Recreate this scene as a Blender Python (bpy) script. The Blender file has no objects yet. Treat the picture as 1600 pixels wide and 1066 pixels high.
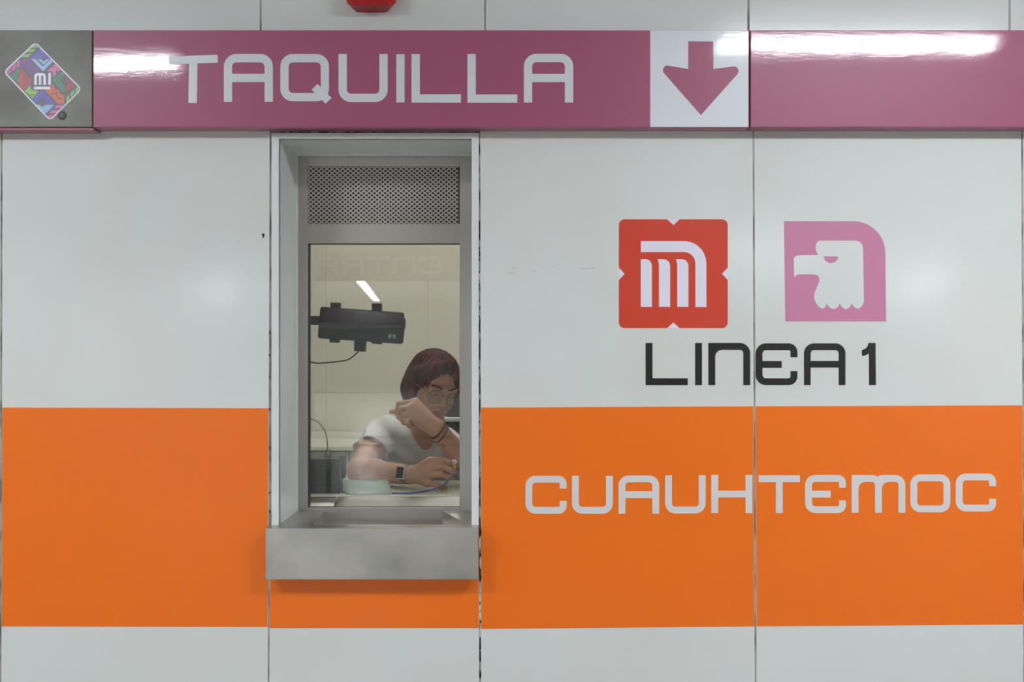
import bpy, bmesh, math, random
import numpy as np
from mathutils import Vector, Matrix

# ---------------------------------------------------------------- camera, world, exposure
scene = bpy.context.scene
C = scene.collection
CAM_Y, CAM_Z, F = -2.7, 1.55, 1566.0          # camera distance to the wall, height, focal length in px (1600 wide)
cam_d = bpy.data.cameras.new('camera')
cam_d.sensor_width = 36.0
cam_d.lens = 36.0 * F / 1600.0
cam = bpy.data.objects.new('camera', cam_d)
C.objects.link(cam)
cam.location = (0, CAM_Y, CAM_Z)
cam.rotation_euler = (math.radians(90), 0, 0)
scene.camera = cam
world = bpy.data.worlds.new('world')
scene.world = world
world.use_nodes = True
world.node_tree.nodes['Background'].inputs[0].default_value = (0.8, 0.85, 0.9, 1)
world.node_tree.nodes['Background'].inputs[1].default_value = 0.05
vs = scene.view_settings
vs.view_transform = 'Standard'
vs.look = 'None'
vs.gamma = 1.0
vs.use_curve_mapping = False
vs.exposure = 1.72
LAMP = 28.0            # radiance of the hall tubes
BOOTH_LAMP = 7.8       # radiance of the booth luminaire
random.seed(7)

# ---------------------------------------------------------------- helpers: positions
def W(px, py, y=0.0):
    """photo pixel -> (x, z) on the plane at depth y"""
    d = y - CAM_Y
    return ((px - 800.0) * d / F, CAM_Z + (533.0 - py) * d / F)
def Q(px, py, y):
    x, z = W(px, py, y)
    return Vector((x, y, z))
def lin(r, g, b):
    f = lambda c: (c / 255 / 12.92) if c / 255 <= 0.04045 else ((c / 255 + 0.055) / 1.055) ** 2.4
    return (f(r), f(g), f(b), 1.0)

# ---------------------------------------------------------------- helpers: materials
def principled(name, col, rough=0.5, metal=0.0, spec=0.5, coat=0.0):
    m = bpy.data.materials.new(name)
    m.use_nodes = True
    p = m.node_tree.nodes['Principled BSDF']
    p.inputs['Base Color'].default_value = col
    p.inputs['Roughness'].default_value = rough
    p.inputs['Metallic'].default_value = metal
    p.inputs['Specular IOR Level'].default_value = spec
    p.inputs['Coat Weight'].default_value = coat
    p.inputs['Coat Roughness'].default_value = 0.05
    return m
def noise_chain(m, scale, stretch=(1, 1, 1), detail=4.0):
    nt = m.node_tree
    tc = nt.nodes.new('ShaderNodeTexCoord')
    mp = nt.nodes.new('ShaderNodeMapping')
    mp.inputs['Scale'].default_value = stretch
    nz = nt.nodes.new('ShaderNodeTexNoise')
    nz.inputs['Scale'].default_value = scale
    nz.inputs['Detail'].default_value = detail
    nz.inputs['Roughness'].default_value = 0.64 if detail > 8 else 0.5
    nt.links.new(tc.outputs['Object'], mp.inputs['Vector'])
    nt.links.new(mp.outputs['Vector'], nz.inputs['Vector'])
    return nz
def add_bump(m, scale, strength, dist=0.001, stretch=(1, 1, 1), detail=4.0):
    nt = m.node_tree
    nz = noise_chain(m, scale, stretch, detail)
    b = nt.nodes.new('ShaderNodeBump')
    b.inputs['Strength'].default_value = strength
    b.inputs['Distance'].default_value = dist
    nt.links.new(nz.outputs['Fac'], b.inputs['Height'])
    nt.links.new(b.outputs['Normal'], nt.nodes['Principled BSDF'].inputs['Normal'])
    if nt.nodes['Principled BSDF'].inputs['Coat Weight'].default_value > 0:
        nt.links.new(b.outputs['Normal'], nt.nodes['Principled BSDF'].inputs['Coat Normal'])
    return m
def add_mottle(m, col2, scale, lo=0.4, hi=0.7, stretch=(1, 1, 1), detail=4.0):
    nt = m.node_tree
    p = nt.nodes['Principled BSDF']
    nz = noise_chain(m, scale, stretch, detail)
    r = nt.nodes.new('ShaderNodeMapRange')
    r.inputs['From Min'].default_value = lo
    r.inputs['From Max'].default_value = hi
    mx = nt.nodes.new('ShaderNodeMix')
    mx.data_type = 'RGBA'
    mx.inputs[6].default_value = p.inputs['Base Color'].default_value
    mx.inputs[7].default_value = col2
    nt.links.new(nz.outputs['Fac'], r.inputs['Value'])
    nt.links.new(r.outputs['Result'], mx.inputs[0])
    nt.links.new(mx.outputs[2], p.inputs['Base Color'])
    return m
def add_rough_noise(m, scale, lo, hi, stretch=(1, 1, 1)):
    nt = m.node_tree
    nz = noise_chain(m, scale, stretch)
    r = nt.nodes.new('ShaderNodeMapRange')
    r.inputs['From Min'].default_value = 0.3
    r.inputs['From Max'].default_value = 0.7
    r.inputs['To Min'].default_value = lo
    r.inputs['To Max'].default_value = hi
    nt.links.new(nz.outputs['Fac'], r.inputs['Value'])
    nt.links.new(r.outputs['Result'], nt.nodes['Principled BSDF'].inputs['Roughness'])
    return m
def emission(name, col, strength):
    m = bpy.data.materials.new(name)
    m.use_nodes = True
    nt = m.node_tree
    nt.nodes.clear()
    e = nt.nodes.new('ShaderNodeEmission')
    e.inputs['Color'].default_value = col
    e.inputs['Strength'].default_value = strength
    o = nt.nodes.new('ShaderNodeOutputMaterial')
    nt.links.new(e.outputs[0], o.inputs['Surface'])
    return m
def pane_glass(name, tint, refl):
    m = bpy.data.materials.new(name)
    m.use_nodes = True
    nt = m.node_tree
    nt.nodes.clear()
    t = nt.nodes.new('ShaderNodeBsdfTransparent')
    t.inputs['Color'].default_value = tint
    g = nt.nodes.new('ShaderNodeBsdfGlossy')
    g.inputs['Roughness'].default_value = 0.006
    lw = nt.nodes.new('ShaderNodeLayerWeight')
    lw.inputs['Blend'].default_value = 0.5
    pw = nt.nodes.new('ShaderNodeMath'); pw.operation = 'POWER'; pw.inputs[1].default_value = 5.0
    ma = nt.nodes.new('ShaderNodeMath'); ma.operation = 'MULTIPLY_ADD'
    ma.inputs[1].default_value = 1.0 - refl
    ma.inputs[2].default_value = refl
    mx = nt.nodes.new('ShaderNodeMixShader')
    o = nt.nodes.new('ShaderNodeOutputMaterial')
    nt.links.new(lw.outputs['Facing'], pw.inputs[0])
    nt.links.new(pw.outputs[0], ma.inputs[0])
    nt.links.new(ma.outputs[0], mx.inputs[0])
    nt.links.new(t.outputs[0], mx.inputs[1])
    nt.links.new(g.outputs[0], mx.inputs[2])
    nt.links.new(mx.outputs[0], o.inputs['Surface'])
    return m

WHITE = lin(224, 229, 229)
M = {}
M['panel'] = add_mottle(principled('white_laminate', WHITE, 0.14), lin(219, 221, 217), 1.7, 0.45, 0.75)
M['upper_panel'] = add_mottle(principled('upper_laminate', WHITE, 0.15), lin(214, 218, 217), 2.2, 0.45, 0.8)
M['trim'] = principled('white_trim', lin(228, 232, 233), 0.3)
M['orange'] = principled('orange_film', lin(252, 120, 18), 0.3)
M['joint'] = add_mottle(principled('joint_filler', lin(168, 166, 158), 0.8), lin(96, 94, 90), 40, 0.45, 0.6, (1, 1, 0.25))
M['chip_joint'] = add_mottle(principled('chipped_joint', lin(170, 168, 160), 0.8), lin(50, 48, 46), 34, 0.47, 0.53, (1, 1, 0.55), 6)
M['chip_and_vent_shade'] = principled('chip_and_vent_shade', lin(26, 24, 22), 0.8)
M['chip_pale'] = principled('chip_pale', lin(214, 208, 196), 0.7)
M['pink'] = add_bump(principled('pink_film', lin(163, 78, 114), 0.42, coat=0.7), 14.0, 0.045, 0.004, (0.5, 1, 2.2), 9.0)
M['sign_white'] = add_bump(principled('white_film', lin(222, 226, 236), 0.42, coat=0.7), 14.0, 0.045, 0.004, (0.5, 1, 2.2), 9.0)
M['letter_white'] = principled('letter_film', lin(218, 222, 228), 0.3)
M['station_white'] = principled('station_film', lin(226, 222, 224), 0.4)
M['red'] = principled('red_film', lin(214, 68, 44), 0.35)
M['lav'] = principled('lavender_white_film', lin(236, 232, 250), 0.35)
M['icon_pink'] = principled('icon_pink_film', lin(206, 132, 170), 0.35)
M['black'] = principled('black_film', lin(32, 30, 30), 0.35)
M['alarm'] = principled('alarm_red', lin(178, 26, 24), 0.22)
M['lens'] = principled('strobe_lens', lin(220, 225, 230), 0.1)
M['dark_steel'] = add_mottle(principled('weathered_steel', lin(112, 112, 108), 0.5, 0.6), lin(96, 95, 91), 9, 0.4, 0.7)
M['ink'] = principled('ink_mark', lin(30, 32, 60), 0.6)
M['grime'] = principled('grime', lin(200, 202, 195), 0.6)
steel = principled('brushed_steel', lin(196, 193, 188), 0.36, 1.0)
add_rough_noise(steel, 5, 0.30, 0.42)
add_mottle(steel, lin(168, 166, 162), 6.5, 0.45, 0.75, (0.7, 1, 1))
add_bump(steel, 60, 0.05, 0.0005, (0.15, 1, 6.0), 3)
M['steel'] = steel
M['steel_frame'] = add_bump(principled('frame_steel', lin(188, 183, 177), 0.42, 0.9), 60, 0.04, 0.0005, (6, 1, 0.2), 3)
M['tray_steel'] = add_bump(principled('tray_steel', lin(205, 203, 200), 0.24, 1.0), 14, 0.12, 0.002, (0.7, 3, 1), 2)
M['glass'] = pane_glass('pane_glass', (0.96, 0.972, 0.958, 1), 0.045)
M['glass_edge'] = principled('glass_edge', lin(60, 78, 80), 0.2)
M['rubber'] = principled('gasket', lin(50, 62, 64), 0.5)
M['lens_glass'] = pane_glass('spectacle_glass', (0.94, 0.95, 0.94, 1), 0.03)
M['booth_wall'] = principled('booth_wall_cream', lin(226, 221, 208), 0.35)
M['booth_trim'] = principled('booth_trim', lin(236, 236, 228), 0.35)
M['booth_seam'] = principled('booth_seam', lin(214, 209, 196), 0.8)
M['plaster'] = principled('plaster', lin(225, 226, 224), 0.7)
M['floor'] = add_mottle(principled('terrazzo', lin(188, 186, 180), 0.3), lin(160, 158, 152), 60, 0.4, 0.6)
M['desk'] = principled('desk_laminate', lin(222, 218, 200), 0.4)
M['black_plastic'] = add_bump(principled('black_plastic', lin(56, 58, 60), 0.5), 400, 0.1, 0.0004)
M['grey_plastic'] = principled('grey_plastic', lin(72, 74, 76), 0.4)
M['display'] = principled('display_window', lin(52, 24, 44), 0.1)
M['logo_grey'] = principled('logo_grey', lin(176, 178, 178), 0.4)
M['box_plastic'] = principled('dark_box_plastic', lin(58, 66, 68), 0.5)
M['cable_dark'] = principled('cable_dark', lin(52, 50, 48), 0.5)
M['cable_grey'] = principled('cable_grey', lin(130, 130, 122), 0.5)
M['cable_blue'] = principled('cable_blue', lin(74, 104, 176), 0.45)
M['paper'] = add_bump(principled('pale_green_paper', lin(214, 228, 208), 0.8), 18, 0.3, 0.003)
M['skin'] = add_mottle(principled('skin', lin(194, 143, 113), 0.5), lin(184, 130, 101), 22)
M['skin'].node_tree.nodes['Principled BSDF'].inputs['Subsurface Weight'].default_value = 0.08
M['skin'].node_tree.nodes['Principled BSDF'].inputs['Subsurface Radius'].default_value = (0.01, 0.004, 0.002)
M['lips'] = principled('lips', lin(170, 92, 84), 0.4)
M['nail'] = principled('nail', lin(214, 168, 150), 0.3)
M['hair'] = add_bump(add_mottle(principled('dark_red_hair', lin(104, 13, 11), 0.55, spec=0.12), lin(40, 7, 8), 60, 0.35, 0.65, (1.0, 1.0, 0.12)), 140, 0.6, 0.004, (1, 1, 0.1), 3)
M['brow'] = principled('brow', lin(60, 40, 36), 0.8)
M['shirt'] = add_bump(principled('white_cotton', lin(206, 206, 204), 0.85), 120, 0.15, 0.001)
M['jeans'] = principled('dark_jeans', lin(46, 52, 66), 0.85)
M['gold'] = principled('gold_wire', lin(200, 158, 100), 0.25, 1.0)
M['rim'] = principled('bronze_rim', lin(96, 70, 44), 0.35, 0.5)
M['silver'] = principled('silver', lin(220, 220, 218), 0.2, 1.0)
M['watch_glass'] = principled('watch_glass', lin(22, 26, 32), 0.1)
M['watch_band'] = principled('watch_band', lin(132, 126, 122), 0.6)
M['bracelet'] = principled('bracelet_cord', lin(36, 32, 32), 0.7)
M['yellow'] = principled('yellow_plastic', lin(214, 176, 40), 0.4)
M['binder'] = principled('binder_red', lin(84, 44, 40), 0.6)
M['binder2'] = principled('binder_brown', lin(62, 48, 44), 0.6)
M['rack'] = principled('rack_dark', lin(46, 48, 50), 0.5)
M['tube'] = emission('fluorescent_tube', (0.945, 0.99, 1.02, 1), LAMP)
M['booth_tube'] = emission('booth_tube', (1.0, 0.985, 0.92, 1), BOOTH_LAMP)

# ---------------------------------------------------------------- helpers: objects
def tag(o, label=None, cat=None, group=None, kind=None):
    if label: o['label'] = label
    if cat: o['category'] = cat
    if group: o['group'] = group
    if kind: o['kind'] = kind
    return o
def empty(name, loc=(0, 0, 0)):
    o = bpy.data.objects.new(name, None)
    o.empty_display_size = 0.05
    o.location = loc
    C.objects.link(o)
    return o
def link(name, me, mat, parent=None, smooth=False):
    o = bpy.data.objects.new(name, me)
    C.objects.link(o)
    if mat is not None:
        me.materials.append(M[mat] if isinstance(mat, str) else mat)
    if parent is not None:
        o.parent = parent
        o.matrix_parent_inverse = Matrix.Translation(parent.location).inverted() if parent.parent is None else Matrix.Identity(4)
    if smooth:
        for p in me.polygons: p.use_smooth = True
    return o
def from_bm(name, bm, mat, parent=None, smooth=False):
    bmesh.ops.recalc_face_normals(bm, faces=bm.faces)
    me = bpy.data.meshes.new(name)
    bm.to_mesh(me)
    bm.free()
    return link(name, me, mat, parent, smooth)
def bm_box(bm, x0, x1, y0, y1, z0, z1, bevel=0.0, seg=2):
    vs = [bm.verts.new((x, y, z)) for x in (x0, x1) for y in (y0, y1) for z in (z0, z1)]
    f = [(0, 1, 3, 2), (4, 6, 7, 5), (0, 4, 5, 1), (2, 3, 7, 6), (0, 2, 6, 4), (1, 5, 7, 3)]
    fs = [bm.faces.new([vs[i] for i in q]) for q in f]
    if bevel:
        es = list({e for fc in fs for e in fc.edges})
        bmesh.ops.bevel(bm, geom=es, offset=bevel, segments=seg, profile=0.5, affect='EDGES')
def box(name, x0, x1, y0, y1, z0, z1, mat, parent=None, bevel=0.0, seg=2):
    bm = bmesh.new()
    bm_box(bm, min(x0, x1), max(x0, x1), min(y0, y1), max(y0, y1), min(z0, z1), max(z0, z1), bevel, seg)
    return from_bm(name, bm, mat, parent)
def bm_prism(bm, xz, y0, y1, bevel=0.0):
    """polygon in the xz plane (front at y0) extruded to y1"""
    a = [bm.verts.new((x, y0, z)) for x, z in xz]
    b = [bm.verts.new((x, y1, z)) for x, z in xz]
    n = len(a)
    ff = bm.faces.new(a)
    bm.faces.new(list(reversed(b)))
    for i in range(n):
        bm.faces.new([a[i], b[i], b[(i + 1) % n], a[(i + 1) % n]])
    if bevel:
        bmesh.ops.bevel(bm, geom=list(ff.edges), offset=bevel, segments=2, profile=0.5, affect='EDGES')
def prism_px(name, pts, y0, y1, mat, parent=None, bevel=0.0):
    """polygon given in photo pixels of things lying on the plane y0"""
    bm = bmesh.new()
    bm_prism(bm, [W(px, py, y0) for px, py in pts], y0, y1, bevel)
    return from_bm(name, bm, mat, parent)
def arc(cx, cy, r, a0, a1, n=8):
    return [(cx + r * math.cos(math.radians(a0 + (a1 - a0) * i / n)), cy + r * math.sin(math.radians(a0 + (a1 - a0) * i / n))) for i in range(n + 1)]
def round_path(pts, r, closed=False, n=7):
    """polyline with its corners rounded to radius r (a list gives one radius per corner)"""
    out = []
    N = len(pts)
    for i in range(N):
        p = Vector(pts[i])
        ri = r[i] if isinstance(r, (list, tuple)) else r
        if (not closed and i in (0, N - 1)) or ri <= 0:
            out.append(tuple(p)); continue
        a = Vector(pts[(i - 1) % N]) - p
        b = Vector(pts[(i + 1) % N]) - p
        la, lb = a.length, b.length
        a.normalize(); b.normalize()
        ang = a.angle(b)
        t = min(ri / math.tan(ang / 2), la * 0.5, lb * 0.5)
        p0, p1 = p + a * t, p + b * t
        for k in range(n + 1):
            s = k / n
            # circular arc by angle interpolation about the true centre
            rr = t * math.tan(ang / 2)
            c = p + (a + b).normalized() * (rr / math.sin(ang / 2))
            v0, v1 = p0 - c, p1 - c
            w = math.pi - ang
            if w < 1e-4:
                q = p0
            else:
                q = c + v0 * (math.sin((1 - s) * w) / math.sin(w)) + v1 * (math.sin(s * w) / math.sin(w))
            out.append(tuple(q))
    return out
def bm_ribbon(bm, path, width, y0, y1, fn, closed=False):
    """flat stroke of the given width along a 2D path; fn maps 2D -> (x, z)"""
    n = len(path)
    L, R = [], []
    for i in range(n):
        p = Vector(path[i])
        if closed:
            d0 = (p - Vector(path[i - 1])); d1 = (Vector(path[(i + 1) % n]) - p)
        else:
            d0 = (p - Vector(path[i - 1])) if i else (Vector(path[1]) - p)
            d1 = (Vector(path[i + 1]) - p) if i < n - 1 else d0
        d0 = d0.normalized(); d1 = d1.normalized()
        t = (d0 + d1).normalized() if (d0 + d1).length > 1e-6 else d0
        nn = Vector((-t.y, t.x))
        s = 1.0 / max(0.35, nn.dot(Vector((-d0.y, d0.x))))
        L.append(p + nn * width / 2 * s)
        R.append(p - nn * width / 2 * s)
    def vv(q, y):
        x, z = fn(q.x, q.y)
        return bm.verts.new((x, y, z))
    lf = [vv(q, y0) for q in L]; rf = [vv(q, y0) for q in R]
    lb = [vv(q, y1) for q in L]; rb = [vv(q, y1) for q in R]
    rng = range(n if closed else n - 1)
    for i in rng:
        j = (i + 1) % n
        for q in ((lf[i], lf[j], rf[j], rf[i]), (lb[i], rb[i], rb[j], lb[j]), (lf[i], lb[i], lb[j], lf[j]), (rf[i], rf[j], rb[j], rb[i])):
            try: bm.faces.new(q)
            except ValueError: pass
    if not closed:
        bm.faces.new((lf[0], rf[0], rb[0], lb[0])); bm.faces.new((lf[-1], lb[-1], rb[-1], rf[-1]))
def tube(name, pts, r, mat, parent=None, sides=8, closed=False, smooth_n=6):
    """round wire through the points (Catmull-Rom smoothed)"""
    P = [Vector(p) for p in pts]
    path = []
    n = len(P)
    if smooth_n > 1 and n > 2:
        m = n if closed else n - 1
        for i in range(m):
            p0 = P[(i - 1) % n] if (closed or i) else P[0] * 2 - P[1]
            p1, p2 = P[i], P[(i + 1) % n]
            p3 = P[(i + 2) % n] if (closed or i + 2 < n) else P[-1] * 2 - P[-2]
            for k in range(smooth_n):
                t = k / smooth_n
                path.append(0.5 * ((2 * p1) + (p2 - p0) * t + (2 * p0 - 5 * p1 + 4 * p2 - p3) * t * t + (3 * p1 - p0 - 3 * p2 + p3) * t ** 3))
        if not closed: path.append(P[-1])
    else:
        path = P
    bm = bmesh.new()
    rings = []
    n = len(path)
    up = Vector((0.13, 0.21, 0.97))
    for i, p in enumerate(path):
        if closed: t = path[(i + 1) % n] - path[i - 1]
        else: t = path[min(i + 1, n - 1)] - path[max(i - 1, 0)]
        t.normalize()
        u = t.cross(up)
        if u.length < 0.05: u = t.cross(Vector((1, 0, 0)))
        u.normalize(); v = t.cross(u)
        rr = r[i * len(r) // n] if isinstance(r, (list, tuple)) else r
        rings.append([bm.verts.new(p + (u * math.cos(2 * math.pi * k / sides) + v * math.sin(2 * math.pi * k / sides)) * rr) for k in range(sides)])
    for i in range(n if closed else n - 1):
        a, b = rings[i], rings[(i + 1) % n]
        for k in range(sides):
            bm.faces.new((a[k], a[(k + 1) % sides], b[(k + 1) % sides], b[k]))
    if not closed:
        bm.faces.new(rings[0]); bm.faces.new(list(reversed(rings[-1])))
    return from_bm(name, bm, mat, parent, True)
def lathe(name, prof, loc, mat, parent=None, axis='Z', seg=24):
    bm = bmesh.new()
    rings = []
    for r, h in prof:
        ring = []
        for k in range(seg):
            a = 2 * math.pi * k / seg
            v = (r * math.cos(a), r * math.sin(a), h) if axis == 'Z' else (r * math.cos(a), h, r * math.sin(a))
            ring.append(bm.verts.new(Vector(loc) + Vector(v)))
        rings.append(ring)
    for a, b in zip(rings, rings[1:]):
        for k in range(seg):
            bm.faces.new((a[k], a[(k + 1) % seg], b[(k + 1) % seg], b[k]))
    bm.faces.new(rings[0]); bm.faces.new(list(reversed(rings[-1])))
    return from_bm(name, bm, mat, parent, True)

# ---------------------------------------------------------------- the hall (setting)
HX0, HX1, HY, CEIL = -9.0, 11.0, -33.0, 2.88
tag(box('floor', HX0, HX1, HY, 0.24, -0.1, 0.0, 'floor'), 'pale grey terrazzo floor of the station hall', kind='structure')
tag(box('ceiling', HX0, HX1, HY, 2.7, CEIL, CEIL + 0.1, 'plaster'), 'white ceiling of the station hall', kind='structure')
tag(box('wall_left', HX0 - 0.1, HX0, HY, 2.7, 0, CEIL, 'plaster'), 'white side wall of the station hall', kind='structure')
tag(box('wall_right', HX1, HX1 + 0.1, HY, 2.7, 0, CEIL, 'plaster'), 'plain white end wall of the hall', kind='structure')
tag(box('wall_back', HX0, HX1, HY - 0.1, HY, 0, CEIL, 'plaster'), 'far white wall of the hall facing the ticket window', kind='structure')

# ---------------------------------------------------------------- front wall with its panels
PT, JY = 0.009, 0.0025                     # panel thickness, depth of the joint filler
# opening of the window in the wall plane
OX0, OZ1 = W(436, 217)
OX1, OZ0 = W(737, 906)
bx0, bx1 = W(424, 0)[0], W(748, 0)[0]
bz1 = W(0, 207)[1]
bz0 = W(0, 870)[1]
bm = bmesh.new()
bm_box(bm, HX0, bx0 + 0.004, JY, 0.24, 0, CEIL)
bm_box(bm, bx1 - 0.004, HX1, JY, 0.24, 0, CEIL)
bm_box(bm, bx0 + 0.004, bx1 - 0.004, JY, 0.24, bz1 - 0.004, CEIL)
bm_box(bm, bx0 + 0.004, bx1 - 0.004, JY, 0.24, 0, bz0)
wall = from_bm('wall_front', bm, 'joint')
tag(wall, 'ticket booth wall of white and orange panels', kind='structure')

def lower_panel(xt0, xb0, xt1, xb1, top, zb, o0, o1):
    """panel with plumb-ish edges (pixel x at the top / bottom), orange film between rows o0 and o1"""
    py_b = 533 + (CAM_Z - zb) * F / 2.7
    fx = lambda a, b, py: a + (b - a) * (py - 207) / (1066 - 207)
    pts = [(fx(xt0, xb0, top), top), (fx(xt1, xb1, top), top), (fx(xt1, xb1, py_b), py_b), (fx(xt0, xb0, py_b), py_b)]
    p = prism_px('panel', pts, 0.0, PT, 'panel', wall, 0.0012)
    bm = bmesh.new()
    e = 0.7
    q = [(fx(xt0, xb0, o0[0]) + e, o0[0]), (fx(xt1, xb1, o0[1]) - e, o0[1]), (fx(xt1, xb1, o1[1]) - e, o1[1]), (fx(xt0, xb0, o1[0]) + e, o1[0])]
    bm_prism(bm, [W(a, b) for a, b in q], -0.0006, 0.002)
    f = from_bm('orange_band', bm, 'orange', p)
    return p
edges = [(-1270, -1276), (-846, -850), (-421, -424)]
for (a, b) in zip(edges, edges[1:]):
    lower_panel(a[0] + 2, a[1] + 2, b[0] - 2, b[1] - 2, 190, 0.004, (637, 637), (980, 980))
lower_panel(-419, -422, 1.0, -1.0, 190, 0.004, (637, 637), (980, 980))
lower_panel(3.8, 1.8, 421.6, 418.6, 190, 0.004, (637, 638), (979, 980))
lower_panel(423.2, 420.4, 747.6, 748.8, 880, 0.004, (886, 886), (981.5, 981.5))
lower_panel(750.4, 751.4, 1176.2, 1179.8, 190, 0.004, (637, 635), (983, 979))
lower_panel(1178.2, 1182.0, 1596, 1599.6, 190, 0.004, (635, 633.5), (979, 976))
lower_panel(1598.6, 1602.6, 2020, 2026, 190, 0.004, (634, 633), (976, 974))
lower_panel(2023, 2029, 2446, 2454, 190, 0.004, (633, 633), (974, 974))
for a, b in ((-862, -442), (-439, -16), (-13, 406), (408.4, 756.6), (759, 1168), (1171, 1576), (1579, 1985), (1988, 2400)):
    prism_px('panel', [(a, 60), (a, -238), (b, -238), (b, 60)], 0.002 if a in (1579,) else 0.0, PT, 'upper_panel', wall, 0.0012)
# chipped filler in the joint beside the window
bm = bmesh.new()
bm_prism(bm, [W(748.2, 207), W(751.2, 207), W(752.4, 1200), W(749.2, 1200)], 0.0012, 0.0045)
from_bm('joint_strip', bm, 'chip_joint', wall)
rnd = random.Random(3)
bmd, bmp = bmesh.new(), bmesh.new()
def fleck(bm, cx, cy, w, h, y):
    k = 7
    pts = [(cx + w * (0.7 + 0.5 * rnd.random()) * math.cos(2 * math.pi * i / k), cy + h * (0.7 + 0.5 * rnd.random()) * math.sin(2 * math.pi * i / k)) for i in range(k)]
    bm_prism(bm, [W(a, b) for a, b in pts], y, y + 0.006)
for py in (348, 357, 369, 388, 393, 406, 425, 438, 445, 470, 495, 510, 540, 575, 600, 660, 715, 760):
    fleck(bmd, 748.6 + rnd.uniform(-0.4, 0.4), py, 1.1, rnd.uniform(1.5, 3.5), -0.0008)
for py in (832, 868, 902, 906, 972, 1012, 1030, 1055):
    fleck(bmd, 750.4 + rnd.uniform(-0.5, 0.5), py, 1.4, rnd.uniform(2, 6), -0.001)
for py in (432, 850, 880, 920, 935, 950, 962, 988):
    fleck(bmp, 750.2 + rnd.uniform(-0.6, 0.6), py, 1.5, rnd.uniform(5, 11), -0.0007)
for py in (520, 555, 590, 640, 700, 770, 800):
    fleck(bmd, 421.4, py, 0.8, rnd.uniform(1.5, 4), -0.0008)
o = from_bm('paint_chips', bmd, 'chip_and_vent_shade', wall); o['kind'] = 'stuff'
o = from_bm('pale_paint_chips', bmp, 'chip_pale', wall); o['kind'] = 'stuff'
# scuffs on the white panels
bm = bmesh.new()
for cx, cy, w, h in ((798, 427, 8, 1.2), (803, 419, 4, 1.0), (926, 419, 4.2, 1.6), (914, 419.5, 9, 0.8), (848, 416.7, 1.8, .7), (863, 416.7, 1.8, .7), (835, 424, 4, 0.8)):
    fleck(bm, cx, cy, w, h, -0.0004)
o = from_bm('scuff_marks', bm, 'grime', wall); o['kind'] = 'stuff'
mk = prism_px('ink_mark', [(408.4, 366), (411, 364.6), (413.4, 365.6), (413.2, 369), (411.6, 372), (409, 371.4), (410.6, 369.6)], -0.0005, 0.002, 'ink', wall)

# ---------------------------------------------------------------- the ticket window
WY = 0.222                                 # depth of the steel frame in the wall
win = empty('window_1', (0.5 * (OX0 + OX1), WY, W(0, 825)[1]))
tag(win, 'ticket window with white reveal, steel frame and vent grille', kind='structure')
# front trim (three strips) and reveals
bm = bmesh.new(); bm_prism(bm, [W(424.5, 208.5), W(436, 217), W(436, 823), W(424.5, 823)], -0.004, 0.012, 0.001)
from_bm('trim_strip', bm, 'trim', win)
bm = bmesh.new(); bm_prism(bm, [W(424.5, 208.5), W(748.0, 208.5), W(737, 217), W(436, 217)], -0.004, 0.012, 0.001)
from_bm('trim_strip', bm, 'trim', win)
bm = bmesh.new(); bm_prism(bm, [W(737, 217), W(748.0, 208.5), W(748.0, 823), W(737, 823)], -0.004, 0.012, 0.001)
from_bm('trim_strip', bm, 'trim', win)
zsh = W(0, 823)[1]
box('side_reveal', OX0 - 0.012, OX0, 0.004, WY + 0.03, zsh - 0.03, OZ1 + 0.008, 'trim', win)
box('side_reveal', OX1, OX1 + 0.012, 0.004, WY + 0.03, zsh - 0.03, OZ1 + 0.008, 'trim', win)
box('head_reveal', OX0, OX1, 0.004, WY + 0.03, OZ1, OZ1 + 0.012, 'trim', win)
# little white angle around the back of the reveal
bm = bmesh.new(); bm_box(bm, OX0, OX1, WY - 0.008, WY, OZ1 - 0.006, OZ1)
from_bm('corner_bead', bm, 'trim', win)
box('corner_bead', OX0, OX0 + 0.004, WY - 0.006, WY, zsh, OZ1 - 0.006, 'trim', win)
# steel frame
def X(px, y=WY): return W(px, 0, y)[0]
def Z(py, y=WY): return W(0, py, y)[1]
FT = 0.020
VX0, VX1, VZ0, VZ1 = X(479), X(716), Z(350), Z(260)
GX0, GX1, GZ0, GZ1 = X(481), X(718), Z(793.5), Z(380.5)
frame_bot = Z(828)
box('frame_stile', OX0, GX0, WY, WY + FT, frame_bot, OZ1, 'steel_frame', win, 0.0008)
box('frame_stile', GX1, OX1, WY, WY + FT, frame_bot, OZ1, 'steel_frame', win, 0.0008)
box('frame_rail', GX0, GX1, WY, WY + FT, VZ1, OZ1, 'steel_frame', win, 0.0006)
box('frame_rail', GX0, GX1, WY, WY + FT, GZ1, VZ0, 'steel_frame', win, 0.0006)
box('frame_rail', GX0, GX1, WY, WY + FT, frame_bot, GZ0, 'steel_frame', win, 0.0008)
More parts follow.
